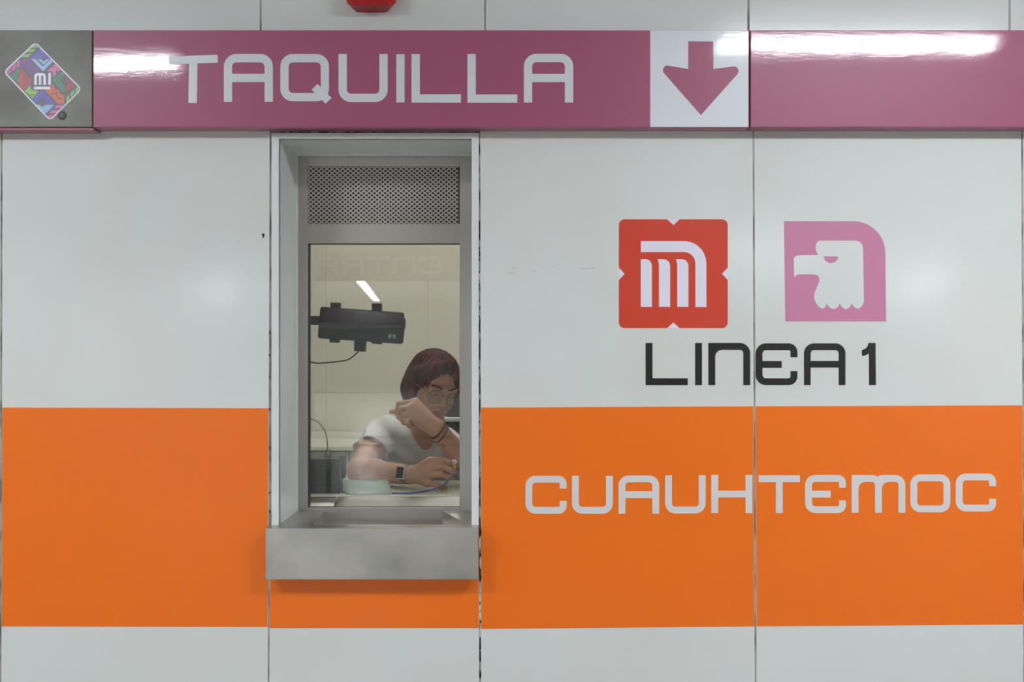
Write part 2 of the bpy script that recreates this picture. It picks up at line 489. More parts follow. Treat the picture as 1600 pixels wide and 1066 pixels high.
# perforated plate: real holes, staggered
def perforated(x0, x1, z0, z1, y, t, cols, rows):
    bm = bmesh.new()
    cw, ch = (x1 - x0) / cols, (z1 - z0) / rows
    r = cw * 0.42
    NS = 8
    ca = [2 * math.pi * (k + 0.5) / NS for k in range(NS)]
    outer = []
    for a in ca:
        s = min(cw / 2 / max(abs(math.cos(a)), 1e-6), ch / 2 / max(abs(math.sin(a)), 1e-6))
        outer.append((s * math.cos(a), s * math.sin(a)))
    verts, faces = [], []
    for i in range(cols):
        off = -ch / 2 if i % 2 else 0.0
        n = rows + 1 if i % 2 else rows
        for j in range(n):
            cx, cz = x0 + (i + 0.5) * cw, z0 + (j + 0.5) * ch + off
            b = len(verts)
            # square cell corners interleaved with the octagon
            ring_o = []
            for k, a in enumerate(ca):
                ox, oz = outer[k]
                ring_o.append((cx + ox, min(max(cz + oz, z0), z1)))
            corners = [(cx + sx * cw / 2, min(max(cz + sz * ch / 2, z0), z1)) for sx, sz in ((1, 1), (-1, 1), (-1, -1), (1, -1))]
            for (px, pz) in ring_o: verts.append((px, y, pz))
            for k, a in enumerate(ca): verts.append((cx + r * math.cos(a), y, min(max(cz + r * math.sin(a), z0), z1)))
            for k, a in enumerate(ca): verts.append((cx + r * math.cos(a), y + t, min(max(cz + r * math.sin(a), z0), z1)))
            for (px, pz) in corners: verts.append((px, y, pz))
            for k in range(NS):
                k2 = (k + 1) % NS
                faces.append((b + k, b + k2, b + NS + k2, b + NS + k))
                faces.append((b + NS + k, b + NS + k2, b + 2 * NS + k2, b + 2 * NS + k))
            for q, (sx, sz) in enumerate(((1, 1), (-1, 1), (-1, -1), (1, -1))):
                ang = math.atan2(sz * ch, sx * cw) % (2 * math.pi)
                for k in range(NS):
                    a0, a1 = ca[k], ca[(k + 1) % NS]
                    if a1 < a0: a1 += 2 * math.pi
                    aa = ang if ang >= a0 else ang + 2 * math.pi
                    if a0 <= aa <= a1:
                        faces.append((b + k, b + 3 * NS + q, b + (k + 1) % NS))
    me = bpy.data.meshes.new('vent_grille')
    me.from_pydata(verts, [], faces)
    me.update()
    return link('vent_grille', me, 'steel_frame', win)
perforated(VX0, VX1, VZ0, VZ1, WY + 0.003, 0.0015, 57, 13)
box('vent_shade_sheet', VX0 - 0.004, VX1 + 0.004, WY + FT - 0.004, WY + FT, VZ0 - 0.004, VZ1 + 0.004, 'chip_and_vent_shade', win)  # dark sheet added to stand in for the darkness behind the holes
# pane of glass with gasket
GY = WY + 0.012
box('glass_pane', GX0 - 0.004, GX1 + 0.004, GY, GY + 0.008, GZ0 - 0.004, GZ1 + 0.004, 'glass', win)
bm = bmesh.new()
g = 0.0035
bm_box(bm, GX0, GX0 + g, GY - 0.003, GY + 0.012, GZ0, GZ1)
bm_box(bm, GX0, GX1, GY - 0.003, GY + 0.004, GZ1 - 0.0022, GZ1)
bm_box(bm, GX0, GX1, GY - 0.003, GY + 0.004, GZ0, GZ0 + 0.0016)
from_bm('gasket', bm, 'rubber', win)

# ---------------------------------------------------------------- steel service shelf with its coin tray
PY = -0.05
shelf = empty('service_shelf', (0.5 * (OX0 + OX1), 0, W(0, 906, PY)[1]))
tag(shelf, 'brushed stainless steel shelf with coin tray below the ticket window', 'shelf')
ax0, az1 = W(414.5, 825.5, PY)
ax1, az0 = W(747.6, 906, PY)
box('apron', ax0, ax1, PY, 0.004, az0, az1, 'steel', shelf, 0.0016, 3)
top = az1
TD = 0.040
txl_b, txr_b = X(508), X(691)             # tray edges at the frame
txl_f, txr_f = W(486, 0, -0.03)[0], W(728, 0, -0.03)[0]
fy = -0.034
def plan(name, pts, z0, z1, mat, bevel=0.0012):
    bm = bmesh.new()
    a = [bm.verts.new((x, y, z1)) for x, y in pts]
    b = [bm.verts.new((x, y, z0)) for x, y in pts]
    n = len(a)
    ff = bm.faces.new(a); bm.faces.new(list(reversed(b)))
    for i in range(n): bm.faces.new([a[i], b[i], b[(i + 1) % n], a[(i + 1) % n]])
    if bevel: bmesh.ops.bevel(bm, geom=list(ff.edges), offset=bevel, segments=2, profile=0.5, affect='EDGES')
    return from_bm(name, bm, mat, shelf)
plan('shelf_plate', [(OX0 + 0.0005, 0.003), (txl_f, 0.003), (txl_b, WY), (OX0 + 0.0005, WY)], top - TD - 0.004, top, 'steel')
plan('shelf_plate', [(txr_f, 0.003), (OX1 - 0.0005, 0.003), (OX1 - 0.0005, WY), (txr_b, WY)], top - TD - 0.004, top, 'steel')
# dished tray: curved up to the front lip
bm = bmesh.new()
cols = []
NX, NY = 12, 16
for i in range(NX + 1):
    u = i / NX
    row = []
    for j in range(NY + 1):
        v = j / NY
        y = 0.0 + (WY + 0.0) * v
        xl = txl_f + (txl_b - txl_f) * v; xr = txr_f + (txr_b - txr_f) * v
        x = xl + (xr - xl) * u
        z = top - TD + TD * 0.97 * max(0.0, 1 - v / 0.22) ** 2 + 0.012 * max(0.0, (v - 0.82) / 0.18) ** 1.6
        row.append(bm.verts.new((x, y, z)))
    cols.append(row)
for i in range(NX):
    for j in range(NY):
        bm.faces.new((cols[i][j], cols[i + 1][j], cols[i + 1][j + 1], cols[i][j + 1]))
from_bm('coin_tray', bm, 'tray_steel', shelf, True)
box('shelf_underside', OX0, OX1, 0.003, WY, top - TD - 0.012, top - TD - 0.004, 'steel', shelf)

# inner scoop behind the glass
iy0, iy1 = GY + 0.009, GY + 0.055
bm = bmesh.new()
xa, xb, xc = X(480, iy0) - 0.02, X(521, iy0), X(725, iy0) + 0.02
DESK = 1.09
for (x0, x1, zf) in ((xa, xb, Z(795, iy0) + 0.002), (xb + 0.006, xc, Z(795, iy0) - 0.002)):
    a = [bm.verts.new((x, y, z)) for x in (x0, x1) for (y, z) in ((iy0, zf - 0.02), (iy0, zf), (iy1, DESK - 0.004), (iy1, zf - 0.02))]
    bm.faces.new(a[0:4]); bm.faces.new(list(reversed(a[4:8])))
    for i in range(4): bm.faces.new((a[i], a[4 + i], a[4 + (i + 1) % 4], a[(i + 1) % 4]))
from_bm('inner_scoop', bm, 'tray_steel', shelf)

# ---------------------------------------------------------------- lettering
def letters(spec, y, mat, parent, yb=0.002, lo=0.0008, fn=None, stroke=None):
    fn = fn or (lambda a, b: W(a, b, y))
    for glyph, strokes, polys in spec:
        bm = bmesh.new()
        for q, (path, w, closed) in enumerate(strokes):     # strokes a hair apart so they never coincide
            bm_ribbon(bm, path, w, y - 0.00012 * q, yb, fn, closed)
        for q, p in enumerate(polys):
            bm_prism(bm, [fn(a, b) for a, b in p], y - 0.00012 * (q + len(strokes)), yb)
        from_bm('letter', bm, mat, parent)
def glyph(ch, x0, x1, y0, y1, t, m=0.5):
    """rounded techno capitals between the given pixel extents; t = stroke"""
    a, b, c, d = x0 + t / 2, x1 - t / 2, y0 + t / 2, y1 - t / 2
    r = t * 1.0
    S, P = [], []
    mid = y0 + (y1 - y0) * m
    if ch == 'A':
        S = [(round_path([(a, y1), (a, c), (b, c), (b, y1)], r), t, False), ([(a, mid), (b, mid)], t, False)]
    elif ch == 'U':
        S = [(round_path([(a, y0), (a, d), (b, d), (b, y0)], r), t, False)]
    elif ch == 'I':
        S = [([(a, y0), (a, y1)], t, False)]
    elif ch == 'L':
        S = [([(a, y0), (a, y1)], t, False), ([(x0, d), (x1, d)], t, False)]
    elif ch == 'T':
        xm = (x0 + x1) / 2
        S = [([(x0, c), (x1, c)], t, False), ([(xm, y0), (xm, y1)], t, False)]
    elif ch in 'OQ':
        S = [(round_path([(a, c), (b, c), (b, d), (a, d)], r, True), t, True)]
        if ch == 'Q':
            S.append(([(x1 - t * 1.75, y1 - t * 1.75), (x1 - t * 0.05, y1 - t * 0.05)], t, False))
    elif ch in 'CE':
        k = (y1 - y0) * 0.335
        S = [(round_path([(b, y0 + k), (b, c), (a, c), (a, d), (b, d), (b, y1 - k)], r), t, False)]
        if ch == 'E': S.append(([(x0 + t * 0.5, mid), (x0 + (x1 - x0) * 0.625, mid)], t, False))
    elif ch == 'H':
        S = [([(a, y0), (a, y1)], t, False), ([(b, y0), (b, y1)], t, False), ([(a, mid), (b, mid)], t, False)]
    elif ch == 'N':
        S = [([(a, y0), (a, y1)], t, False), (round_path([(x0 + t * 0.8, c), (b, c), (b, y1)], [0, r, 0]), t, False)]
        P = [arc(x0 + t * 2, y0 + t * 2, t, 180, 270, 6) + [(x0 + t * 0.9, y0 + t * 0.9)]]
    elif ch == 'M':
        xm = (x0 + x1) / 2
        S = [([(a, y0), (a, y1)], t, False), (round_path([(x0 + t * 0.8, c), (xm, c), (xm, y1)], [0, r, 0]), t, False),
             (round_path([(xm - t * 0.2, c + t * .35), (xm + t * .45, c), (b, c), (b, y1)], [0, t * .5, r, 0]), t, False)]
        P = [arc(x0 + t * 2, y0 + t * 2, t, 180, 270, 6) + [(x0 + t * 0.9, y0 + t * 0.9)],
             arc(xm + t * 1.5, y0 + t * 2, t, 180, 270, 6) + [(xm + t * 0.4, y0 + t * 0.9)]]
    elif ch == 'R':
        S = [(round_path([(a, y1), (a, c), (b, c), (b, mid), (a, mid)], [0, r * .3, r, r, 0]), t, False), ([(x0 + (x1 - x0) * .55, mid), (b, y1)], t, False)]
    elif ch == 'D':
        S = [(round_path([(a, c), (b, c), (b, d), (a, d)], [0.01, r * 1.4, r * 1.4, 0.01], True), t, True)]
    return (ch, S, P)

# ---------------------------------------------------------------- pink overhead sign, segment by segment
SY = -0.05
def sign_box(name, x0, x1, mat, label, x_top=None):
    o = empty(name, (W((x0 + x1) / 2, 0, SY)[0], 0, W(0, 199, SY)[1]))
    tag(o, label, 'sign')
    bm = bmesh.new()
    bm_prism(bm, [W(x0, 47, SY), W(x1, 47, SY), W(x1, 199, SY), W(x0, 199, SY)], SY, 0.0, 0.0022)
    from_bm('sign_body', bm, mat, o)
    return o
sg = sign_box('overhead_sign', 145.2, 1170.6, 'pink', 'pink overhead sign reading TAQUILLA with a white arrow panel')
t = 12.9
letters([
    ('T', [([(264, 94.6), (340.2, 91.7)], 12.4, False), ([(302, 93), (301, 161)], 13.2, False)], []),
    glyph('A', 349.7, 426.3, 84.5, 159, t, 0.5),
    glyph('Q', 438, 514, 84.5, 158.2, t),
    glyph('U', 528.9, 605.7, 84.6, 159.4, t),
    glyph('I', 619.2, 632, 84.8, 160, t),
    glyph('L', 643, 720.2, 84.6, 160.4, 13.0),
    glyph('L', 730.4, 808.3, 84.5, 160.6, 13.0),
    glyph('A', 818.6, 895.6, 84.2, 160.2, t, 0.495)], SY - 0.0005, 'letter_white', sg, SY + 0.002)
ap = prism_px('arrow_panel', [(1016, 47.6), (1169.4, 47.6), (1169.4, 198.4), (1016, 198.4)], SY - 0.0004, SY + 0.002, 'sign_white', sg)
wing_l = arc(1043.2, 109.6, 7.4, 262, 138, 6)
wing_r = arc(1146.6, 111.0, 7.4, 42, -82, 6)
prism_px('arrow', [(1075.3, 64.4), (1114.6, 64.8), (1114.6, 107.8)] + list(reversed(wing_r)) + [(1095.2, 180)] + list(reversed(wing_l)) + [(1075.3, 107.8)], SY - 0.0008, SY + 0.001, 'pink', ap)
sign_box('overhead_sign', 1172.4, 1990, 'pink', 'blank glossy pink overhead sign panel beside the arrow panel')
sign_box('overhead_sign', 1992, 2420, 'pink', 'blank pink overhead sign panel at the far end of the row')
gs = sign_box('sign_board', -300, 144.4, 'dark_steel', 'bare grey steel overhead panel carrying the fare card picture')
sign_box('overhead_sign', -900, -301.6, 'pink', 'blank pink overhead sign panel past the grey steel panel')
bm = bmesh.new()
bm_prism(bm, [W(-299, 200, SY + .004), W(146, 200, SY + .004), W(146, 203, SY + .004), W(-299, 203, SY + .004)], SY + 0.004, 0.0)
from_bm('lower_lip', bm, 'pink', gs)
kx, kz = W(97, 180.5, SY)
lathe('bolt_dome', [(0.0005, -0.005), (0.006, -0.0045), (0.011, -0.002), (0.0125, 0.001)], (kx, SY, kz), 'dark_steel', gs, 'Y', 20)
kx, kz = W(140.6, 202.3, SY)
lathe('screw', [(0.0004, -0.002), (0.0016, -0.0016), (0.002, 0.0005)], (kx, SY + 0.003, kz), 'silver', gs, 'Y', 10)

# fare-card picture stuck on the grey panel
ZC = lambda p: (p[0] / 7.107, 55 + p[1] / 7.107)
cc = empty('fare_card_sticker', (W(66, 0, SY)[0], SY, W(0, 127, SY)[1]))
tag(cc, 'tilted fare card picture of coloured chevrons reading MI with white border', 'sticker')
def card_poly(name, pts, col, y, parent=cc):
    key = 'card_%d_%d_%d' % col
    if key not in M: M[key] = principled(key, lin(*col), 0.35)
    bm = bmesh.new()
    bm_prism(bm, [W(*ZC(p), SY) for p in pts], y, SY + 0.0005)
    return from_bm(name, bm, key, parent)
corners = [(395, 72), (912, 600), (556, 956), (38, 408)]
def inset(pts, d):
    c = Vector((sum(p[0] for p in pts) / 4, sum(p[1] for p in pts) / 4))
    out = []
    for i in range(4):
        p = Vector(pts[i]); a = (Vector(pts[i - 1]) - p).normalized(); b = (Vector(pts[(i + 1) % 4]) - p).normalized()
        out.append(tuple(p + (a + b) * d))
    return out
card_poly('card_border', round_path(corners, 50, True), (226, 224, 236), SY - 0.0004)
card_poly('card_field', round_path(inset(corners, 15), 40, True), (92, 82, 102), SY - 0.0007)
CH = [
 ([(366, 118), (398, 100), (448, 136), (340, 145)], (134, 178, 122)),
 ([(330, 155), (402, 152), (370, 190), (288, 190)], (140, 182, 112)),
 ([(272, 212), (352, 208), (312, 248), (246, 246)], (136, 176, 104)),
 ([(450, 152), (566, 260), (344, 260)], (104, 96, 196)),
 ([(345, 265), (396, 265), (480, 350), (566, 266), (596, 284), (480, 402)], (150, 192, 232)),
 ([(418, 265), (456, 268), (486, 292), (526, 265), (552, 265), (486, 332)], (150, 192, 232)),
 ([(226, 286), (270, 262), (336, 266), (350, 310), (460, 400), (384, 420), (374, 470), (330, 430), (292, 372), (236, 350)], (122, 76, 150)),
 ([(190, 292), (220, 278), (222, 340), (188, 366)], (206, 100, 170)),
 ([(144, 336), (176, 306), (176, 372), (130, 402)], (206, 96, 164)),
 ([(76, 402), (126, 354), (124, 396), (102, 440)], (200, 88, 160)),
 ([(108, 450), (222, 366), (204, 462), (206, 532)], (66, 140, 100)),
 ([(230, 372), (362, 510), (262, 612), (214, 560), (206, 500)], (186, 70, 82)),
 ([(276, 624), (336, 552), (346, 604), (430, 624), (362, 704)], (140, 186, 84)),
 ([(466, 612), (612, 768), (548, 768), (468, 690), (404, 752), (360, 712)], (98, 92, 198)),
 ([(404, 772), (444, 775), (468, 800), (504, 775), (604, 774), (500, 880)], (140, 186, 226)),
 ([(502, 616), (572, 556), (602, 552), (612, 600), (660, 612), (666, 652), (716, 662), (714, 760), (642, 764), (600, 716)], (204, 104, 72)),
 ([(522, 400), (602, 328), (622, 322), (676, 376), (648, 408), (622, 372), (622, 440), (592, 474), (586, 404)], (214, 112, 164)),
 ([(586, 500), (690, 406), (722, 428), (664, 510), (722, 572), (714, 648)], (58, 142, 102)),
 ([(736, 462), (832, 560), (726, 636), (722, 590), (762, 540)], (186, 66, 78)),
 ([(736, 690), (770, 662), (770, 722), (742, 752)], (136, 186, 92)),
 ([(786, 642), (830, 604), (824, 652), (788, 692)], (136, 186, 92)),
 ([(842, 596), (866, 572), (888, 602), (840, 656)], (136, 186, 92)),
 ([(626, 782), (706, 776), (682, 806), (600, 812)], (222, 108, 186)),
 ([(578, 836), (666, 830), (622, 866), (546, 868)], (222, 104, 184)),
 ([(522, 892), (604, 880), (558, 926)], (216, 96, 172)),
]
for pts, col in CH: card_poly('chevron', pts, col, SY - 0.0009)
LN = [([(250, 420), (300, 510), (250, 570)], 9), ([(540, 360), (610, 350)], 7), ([(700, 440), (630, 508), (700, 585)], 9), ([(690, 500), (712, 512), (690, 530)], 8),
      ([(560, 660), (630, 640), (640, 700), (700, 710)], 9), ([(300, 640), (320, 670), (380, 660)], 8), ([(290, 300), (330, 340), (400, 350)], 9), ([(250, 330), (310, 400), (380, 395)], 9),
      ([(400, 735), (466, 660), (550, 740)], 8), ([(470, 235), (490, 250), (510, 236)], 12), ([(120, 470), (190, 420), (180, 500)], 8), ([(750, 500), (790, 555), (740, 600)], 8)]
bm = bmesh.new()
for pts, w in LN: bm_ribbon(bm, pts, w, SY - 0.0011, SY - 0.0002, lambda a, b: W(*ZC((a, b)), SY))
from_bm('chevron_lines', bm, 'card_92_82_102', cc)
zfn = lambda a, b: W(*ZC((a, b)), SY)
letters([('M', [(round_path([(397, 552), (397, 436), (498, 436), (498, 552)], [0, 26, 26, 0]), 29, False), ([(447, 436), (447, 552)], 26, False)], []),
         ('I', [([(554, 420), (552, 552)], 29, False)], []), ('bar', [([(382, 588), (560, 588)], 29, False)], [])], SY - 0.0014, 'lav', cc, SY, fn=zfn)

# ---------------------------------------------------------------- line and station lettering on the panels
ZL = lambda x, y: (940 + x / 3.3333, 320 + y / 3.3333)
def zl(pts): return [ZL(*p) for p in pts]
LY = -0.0006
lt = empty('line_lettering', (W(1190, 0)[0], 0, W(0, 602)[1]))
tag(lt, 'black lettering LINEA 1 under the two square emblems', 'lettering')
def gl(ch, x0, x1, y0, y1, t, m=0.5):
    a, b = ZL(x0, y0); c, d = ZL(x1, y1)
    return glyph(ch, a, c, b, d, t / 3.3333, m)
letters([gl('L', 229, 449, 720, 940, 36), gl('I', 487, 523, 720, 940, 36), gl('N', 556, 774, 720, 940, 36), gl('E', 802, 1020, 722, 940, 36, 0.505),
         gl('A', 1054, 1270, 722, 940, 35, 0.5),
         ('1', [], [zl([(1390, 720), (1427, 720), (1429, 940), (1393, 940), (1392, 774), (1378, 784), (1356, 788), (1355, 757), (1374, 750), (1386, 736)])])],
        LY, 'black', lt, 0.003)
st = empty('station_lettering', (W(1190, 0)[0], 0, W(0, 803)[1]))
tag(st, 'white lettering CUAUHTEMOC across the orange band', 'lettering')
def g5(ch, x0, x1, y0, y1, ox=800, t=42.5, m=0.5):
    return glyph(ch, ox + x0 / 4, ox + x1 / 4, 720 + y0 / 4, 720 + y1 / 4, t / 4, m)
letters([g5('C', 84, 341, 95, 332), g5('U', 375, 630, 95, 332), g5('A', 666, 920, 93, 332), g5('U', 957, 1210, 92, 330), g5('H', 1246, 1502, 90, 328),
         g5('T', -18, 239, 92, 328, 1190), g5('E', 272, 527, 90, 328, 1190), g5('M', 563, 898, 90, 326, 1190), g5('O', 930, 1180, 86, 323, 1190), g5('C', 1214, 1465, 81, 318, 1190)],
        -0.0013, 'station_white', st, 0.003)
# red emblem
em = empty('line_emblem', (W(1052, 0)[0], 0, W(0, 513)[1]))
tag(em, 'red square metro emblem with notched sides and white M stripes', 'emblem')
n = 32
c0, c1, r0, r1, R = 90, 657, 76, 643, 30
pts = arc(c0 + R, r0 + R, R, 180, 270, 5) + [(374 - n, r0), (374, r0 + 30), (374 + n, r0)] + arc(c1 - R, r0 + R, R, 270, 360, 5) + [(c1, 360 - n), (c1 - 30, 360), (c1, 360 + n)] \
    + arc(c1 - R, r1 - R, R, 0, 90, 5) + [(374 + n, r1), (374, r1 - 30), (374 - n, r1)] + arc(c0 + R, r1 - R, R, 90, 180, 5) + [(c0, 360 + n), (c0 + 30, 360), (c0, 360 - n)]
prism_px('emblem_field', zl(pts), LY, 0.003, 'red', em)
for tri in ([(374 - n, r0), (374 + n, r0), (374, r0 + 30)], [(c1, 360 - n), (c1, 360 + n), (c1 - 30, 360)], [(374 + n, r1), (374 - n, r1), (374, r1 - 30)], [(c0, 360 + n), (c0, 360 - n), (c0 + 30, 360)]):
    prism_px('notch', zl(tri), LY + 0.0002, 0.003, 'lav', em)
bm = bmesh.new()
bm_ribbon(bm, round_path([(204, 218), (516, 218), (517, 533)], [0, 88, 0], n=14), 57, LY - 0.0004, 0.002, lambda a, b: W(*ZL(a, b)))
from_bm('stripe', bm, 'lav', em)
prism_px('stripe', zl([(204, 284)] + arc(228, 318, 34, 270, 360, 6) + [(262, 532), (204, 532)]), LY - 0.0004, 0.002, 'lav', em)
for xx in (299, 394):
    prism_px('stripe', zl([(xx - 7, 284)] + arc(xx + 24, 318, 34, 270, 360, 6) + [(xx + 58, 532), (xx, 532), (xx, 316), (xx - 2, 298)]), LY - 0.0004, 0.002, 'lav', em)
# pink eagle emblem
eg = empty('station_emblem', (W(1305, 0)[0], 0, W(0, 503)[1]))
tag(eg, 'pink station emblem with white eagle head and one rounded corner', 'emblem')
prism_px('emblem_field', zl([(950, 86)] + arc(1312, 252, 166, 270, 360, 14) + [(1482, 608), (957, 608)]), LY, 0.003, 'icon_pink', eg)
eagle = [(1136, 187)] + arc(1320, 229, 42, 270, 360, 7) + [(1366, 505)] \
    + [(1362, 518), (1350, 534), (1336, 543), (1322, 538), (1310, 526), (1302, 513), (1296, 528), (1284, 540), (1270, 544), (1256, 536), (1247, 526), (1240, 513),
       (1234, 528), (1222, 540), (1207, 544), (1192, 538), (1180, 528), (1172, 513), (1168, 528), (1160, 538), (1148, 543), (1132, 532), (1116, 512), (1108, 490), (1107, 474), (1111, 455),
       (1134, 400), (1135, 384), (1130, 374), (1120, 366), (1106, 363), (1024, 363), (1014, 368), (1003, 378), (1001, 284), (1005, 272), (1020, 264), (1130, 262),
       (1120, 246), (1115, 228), (1116, 210), (1122, 195)]
hd = prism_px('eagle_head', zl(eagle), LY - 0.0004, 0.002, 'panel', eg)
prism_px('eye', zl([(1157, 268)] + [(1195 + 37 * math.cos(math.radians(a)), 270 + 34 * math.sin(math.radians(a))) for a in range(0, 181, 15)]), LY - 0.0008, 0.001, 'icon_pink', eg)

# ---------------------------------------------------------------- red alarm box above the sign
al = empty('alarm_box', (W(580, 0)[0], 0, 2.46))
tag(al, 'red alarm box with rounded corners on the white panel above the sign', 'alarm')
zf = W(0, 9, -0.052)[1]
zw = W(0, 19.5, 0)[1]
def rr(x0, x1, z0, z1, r): return round_path([(x0, z0), (x1, z0), (x1, z1), (x0, z1)], r, True, 5)
secs = [(0.0, rr(W(553, 0)[0], W(608, 0)[0], zw, zw + 0.125, 0.012)), (-0.03, rr(W(541, 0, -.03)[0], W(619.5, 0, -.03)[0], zf + 0.004, zf + 0.146, 0.02)),
        (-0.050, rr(W(541, 0, -.052)[0], W(619, 0, -.052)[0], zf, zf + 0.148, 0.018)), (-0.056, rr(W(545, 0, -.052)[0], W(615, 0, -.052)[0], zf + 0.006, zf + 0.142, 0.014))]
bm = bmesh.new()
rings = [[bm.verts.new((x, y, z)) for x, z in s] for y, s in secs]
for a, b in zip(rings, rings[1:]):
    for k in range(len(a)): bm.faces.new((a[k], a[(k + 1) % len(a)], b[(k + 1) % len(a)], b[k]))
bm.faces.new(rings[0]); bm.faces.new(list(reversed(rings[-1])))
from_bm('housing', bm, 'alarm', al)
ax = W(580, 0, -.056)[0]
box('strobe_lens', ax - 0.03, ax + 0.03, -0.075, -0.05, zf + 0.085, zf + 0.125, 'lens', al, 0.008, 3)
lathe('sounder_ring', [(0.012, -0.0595), (0.022, -0.0595), (0.024, -0.054)], (ax, 0, zf + 0.04), 'alarm', al, 'Y', 24)

# ---------------------------------------------------------------- ticket booth interior
BX0, BX1, BY, BF, BC = -2.0, 1.5, 2.2, 0.36, 2.7
tag(box('floor_booth', BX0, BX1, 0.24, BY + 0.1, 0.0, BF, 'floor'), 'raised floor inside the ticket booth', kind='structure')
tag(box('ceiling_booth', BX0, BX1, 0.24, BY + 0.1, BC, BC + 0.05, 'plaster'), 'white ceiling inside the ticket booth', kind='structure')
tag(box('wall_booth_left', BX0 - 0.05, BX0, 0.24, BY + 0.1, 0, BC, 'booth_wall'), 'cream side wall inside the ticket booth', kind='structure')
tag(box('wall_booth_right', BX1, BX1 + 0.05, 0.24, BY + 0.1, 0, BC, 'booth_wall'), 'cream side wall beyond the dark rack', kind='structure')
wb = box('wall_booth_back', BX0, BX1, BY + 0.008, BY + 0.1, 0, BC, 'booth_seam')
tag(wb, 'cream panelled back wall of the ticket booth', kind='structure')
xs = [BX0]
xpx = [W(p, 0, BY)[0] for p in (345, 509, 669, 830, 990)]
xs += xpx + [BX1]
zs = [BF, W(0, 614, BY)[1], W(0, 260, BY)[1], BC]
for a, b in zip(xs, xs[1:]):
    for c, d in zip(zs, zs[1:]):
        if d - c > 0.03: box('panel', a + 0.001, b - 0.001, BY + 0.006, BY + 0.014, c + 0.001, d - 0.001, 'booth_wall', wb, 0.0008)
box('dado_rail', BX0, BX1, BY - 0.02, BY, W(0, 687, BY)[1], W(0, 674, BY)[1], 'booth_trim', wb, 0.003)
# white back counter
CY = 1.78
bc = empty('back_counter', (-0.5, BY, BF))
tag(bc, 'white counter along the back wall of the booth', 'counter')
cz1 = W(0, 698, CY)[1]; cz0 = W(0, 705, CY)[1]
box('countertop', BX0, BX1, CY, BY - 0.021, cz0, cz1, 'booth_trim', bc, 0.003)
cx = [BX0 + 0.01] + [W(p, 0, CY + 0.03)[0] for p in (390, 546, 702, 858)] + [BX1 - 0.01]
for a, b in zip(cx, cx[1:]):
    box('cabinet_door', a + 0.002, b - 0.002, CY + 0.02, CY + 0.04, BF + 0.08, cz0 - 0.006, 'booth_trim', bc, 0.002)
box('carcass', BX0 + 0.005, BX1 - 0.005, CY + 0.04, BY - 0.021, BF, cz0, 'booth_seam', bc)
# front desk
dk = empty('desk', (-0.4, 0.5, BF))
tag(dk, 'cream desk behind the glass on which the clerk leans', 'desk')
DX0, DX1 = -1.2, 0.6
box('desktop', DX0, DX1, iy1 + 0.0005, 0.61, DESK - 0.03, DESK, 'desk', dk, 0.003)
box('side_panel', DX0 + 0.02, DX0 + 0.04, iy1 + 0.02, 0.59, BF, DESK - 0.03, 'desk', dk)
box('side_panel', DX1 - 0.04, DX1 - 0.02, iy1 + 0.02, 0.59, BF, DESK - 0.03, 'desk', dk)
# booth luminaire
def lamp(name, x0, x1, y0, y1, z, mat, label, group):
    l = empty(name, ((x0 + x1) / 2, (y0 + y1) / 2, z))
    tag(l, label, 'lamp', group)
    b = 0.03
    h = box('housing', x0 - b, x1 + b, y0 - b, y1 + b, z - 0.05, z, 'plaster', l, 0.004)
    box('diffuser', x0, x1, y0, y1, z - 0.062, z - 0.0495, mat, l)
    return l
lamp('booth_lamp', -0.9, 0.3, 1.05, 1.2, BC, 'booth_tube', 'fluorescent lamp on the ceiling inside the ticket booth', None)

# ---------------------------------------------------------------- customer display behind the glass
DY = 0.36
dp = empty('customer_display', tuple(Q(550, 510, DY)))
tag(dp, 'black customer display on an arm behind the glass', 'display')
ZD = lambda x, y: (480 + x / 6.663, 420 + y / 6.663)
def dpoly(pts, y): return [W(*ZD(*p), y) for p in pts]
def dprism(name, pts, y0, y1, mat, bevel=0.0, parent=dp):
    bm = bmesh.new(); bm_prism(bm, dpoly(pts, y0), y0, y1, bevel)
    return from_bm(name, bm, mat, parent)
dprism('housing', round_path([(118, 560), (1006, 596), (986, 785), (108, 724)], [4, 4, 22, 22], True, 4), DY, DY + 0.034, 'black_plastic', 0.003)
sc_ = dprism('screen', round_path([(134, 394), (1004, 456), (1008, 600), (120, 572)], [26, 22, 6, 6], True, 4), DY + 0.002, DY + 0.03, 'display', 0.004)
dprism('bezel_strip', [(122, 556), (1014, 582), (1012, 618), (118, 628)], DY - 0.003, DY + 0.02, 'grey_plastic', 0.002)
dprism('end_cap', [(998, 512), (1016, 520), (1014, 616), (996, 612)], DY - 0.001, DY + 0.03, 'black_plastic', 0.001)
for q in ([(240, 350), (340, 354), (340, 412), (240, 406)], [(672, 360), (770, 362), (770, 440), (672, 434)], [(232, 728), (332, 736), (332, 771), (232, 769)], [(668, 758), (770, 765), (770, 787), (668, 780)]):
    dprism('clip', q, DY + 0.004, DY + 0.026, 'black_plastic', 0.001)
dprism('stem', [(488, 748), (606, 756), (597, 866), (486, 858)], DY + 0.004, DY + 0.03, 'black_plastic', 0.002)
x0, z0 = W(*ZD(140, 585), DY + .02); x1, z1 = W(*ZD(-330, 492), DY + .02)
box('arm', x1, x0, DY + 0.008, DY + 0.024, z0, z1, 'black_plastic', dp, 0.002)
box('arm_bracket', x1 - 0.002, x1 + 0.02, 0.238, DY + 0.026, z0 - 0.006, z1 + 0.006, 'black_plastic', dp, 0.002)
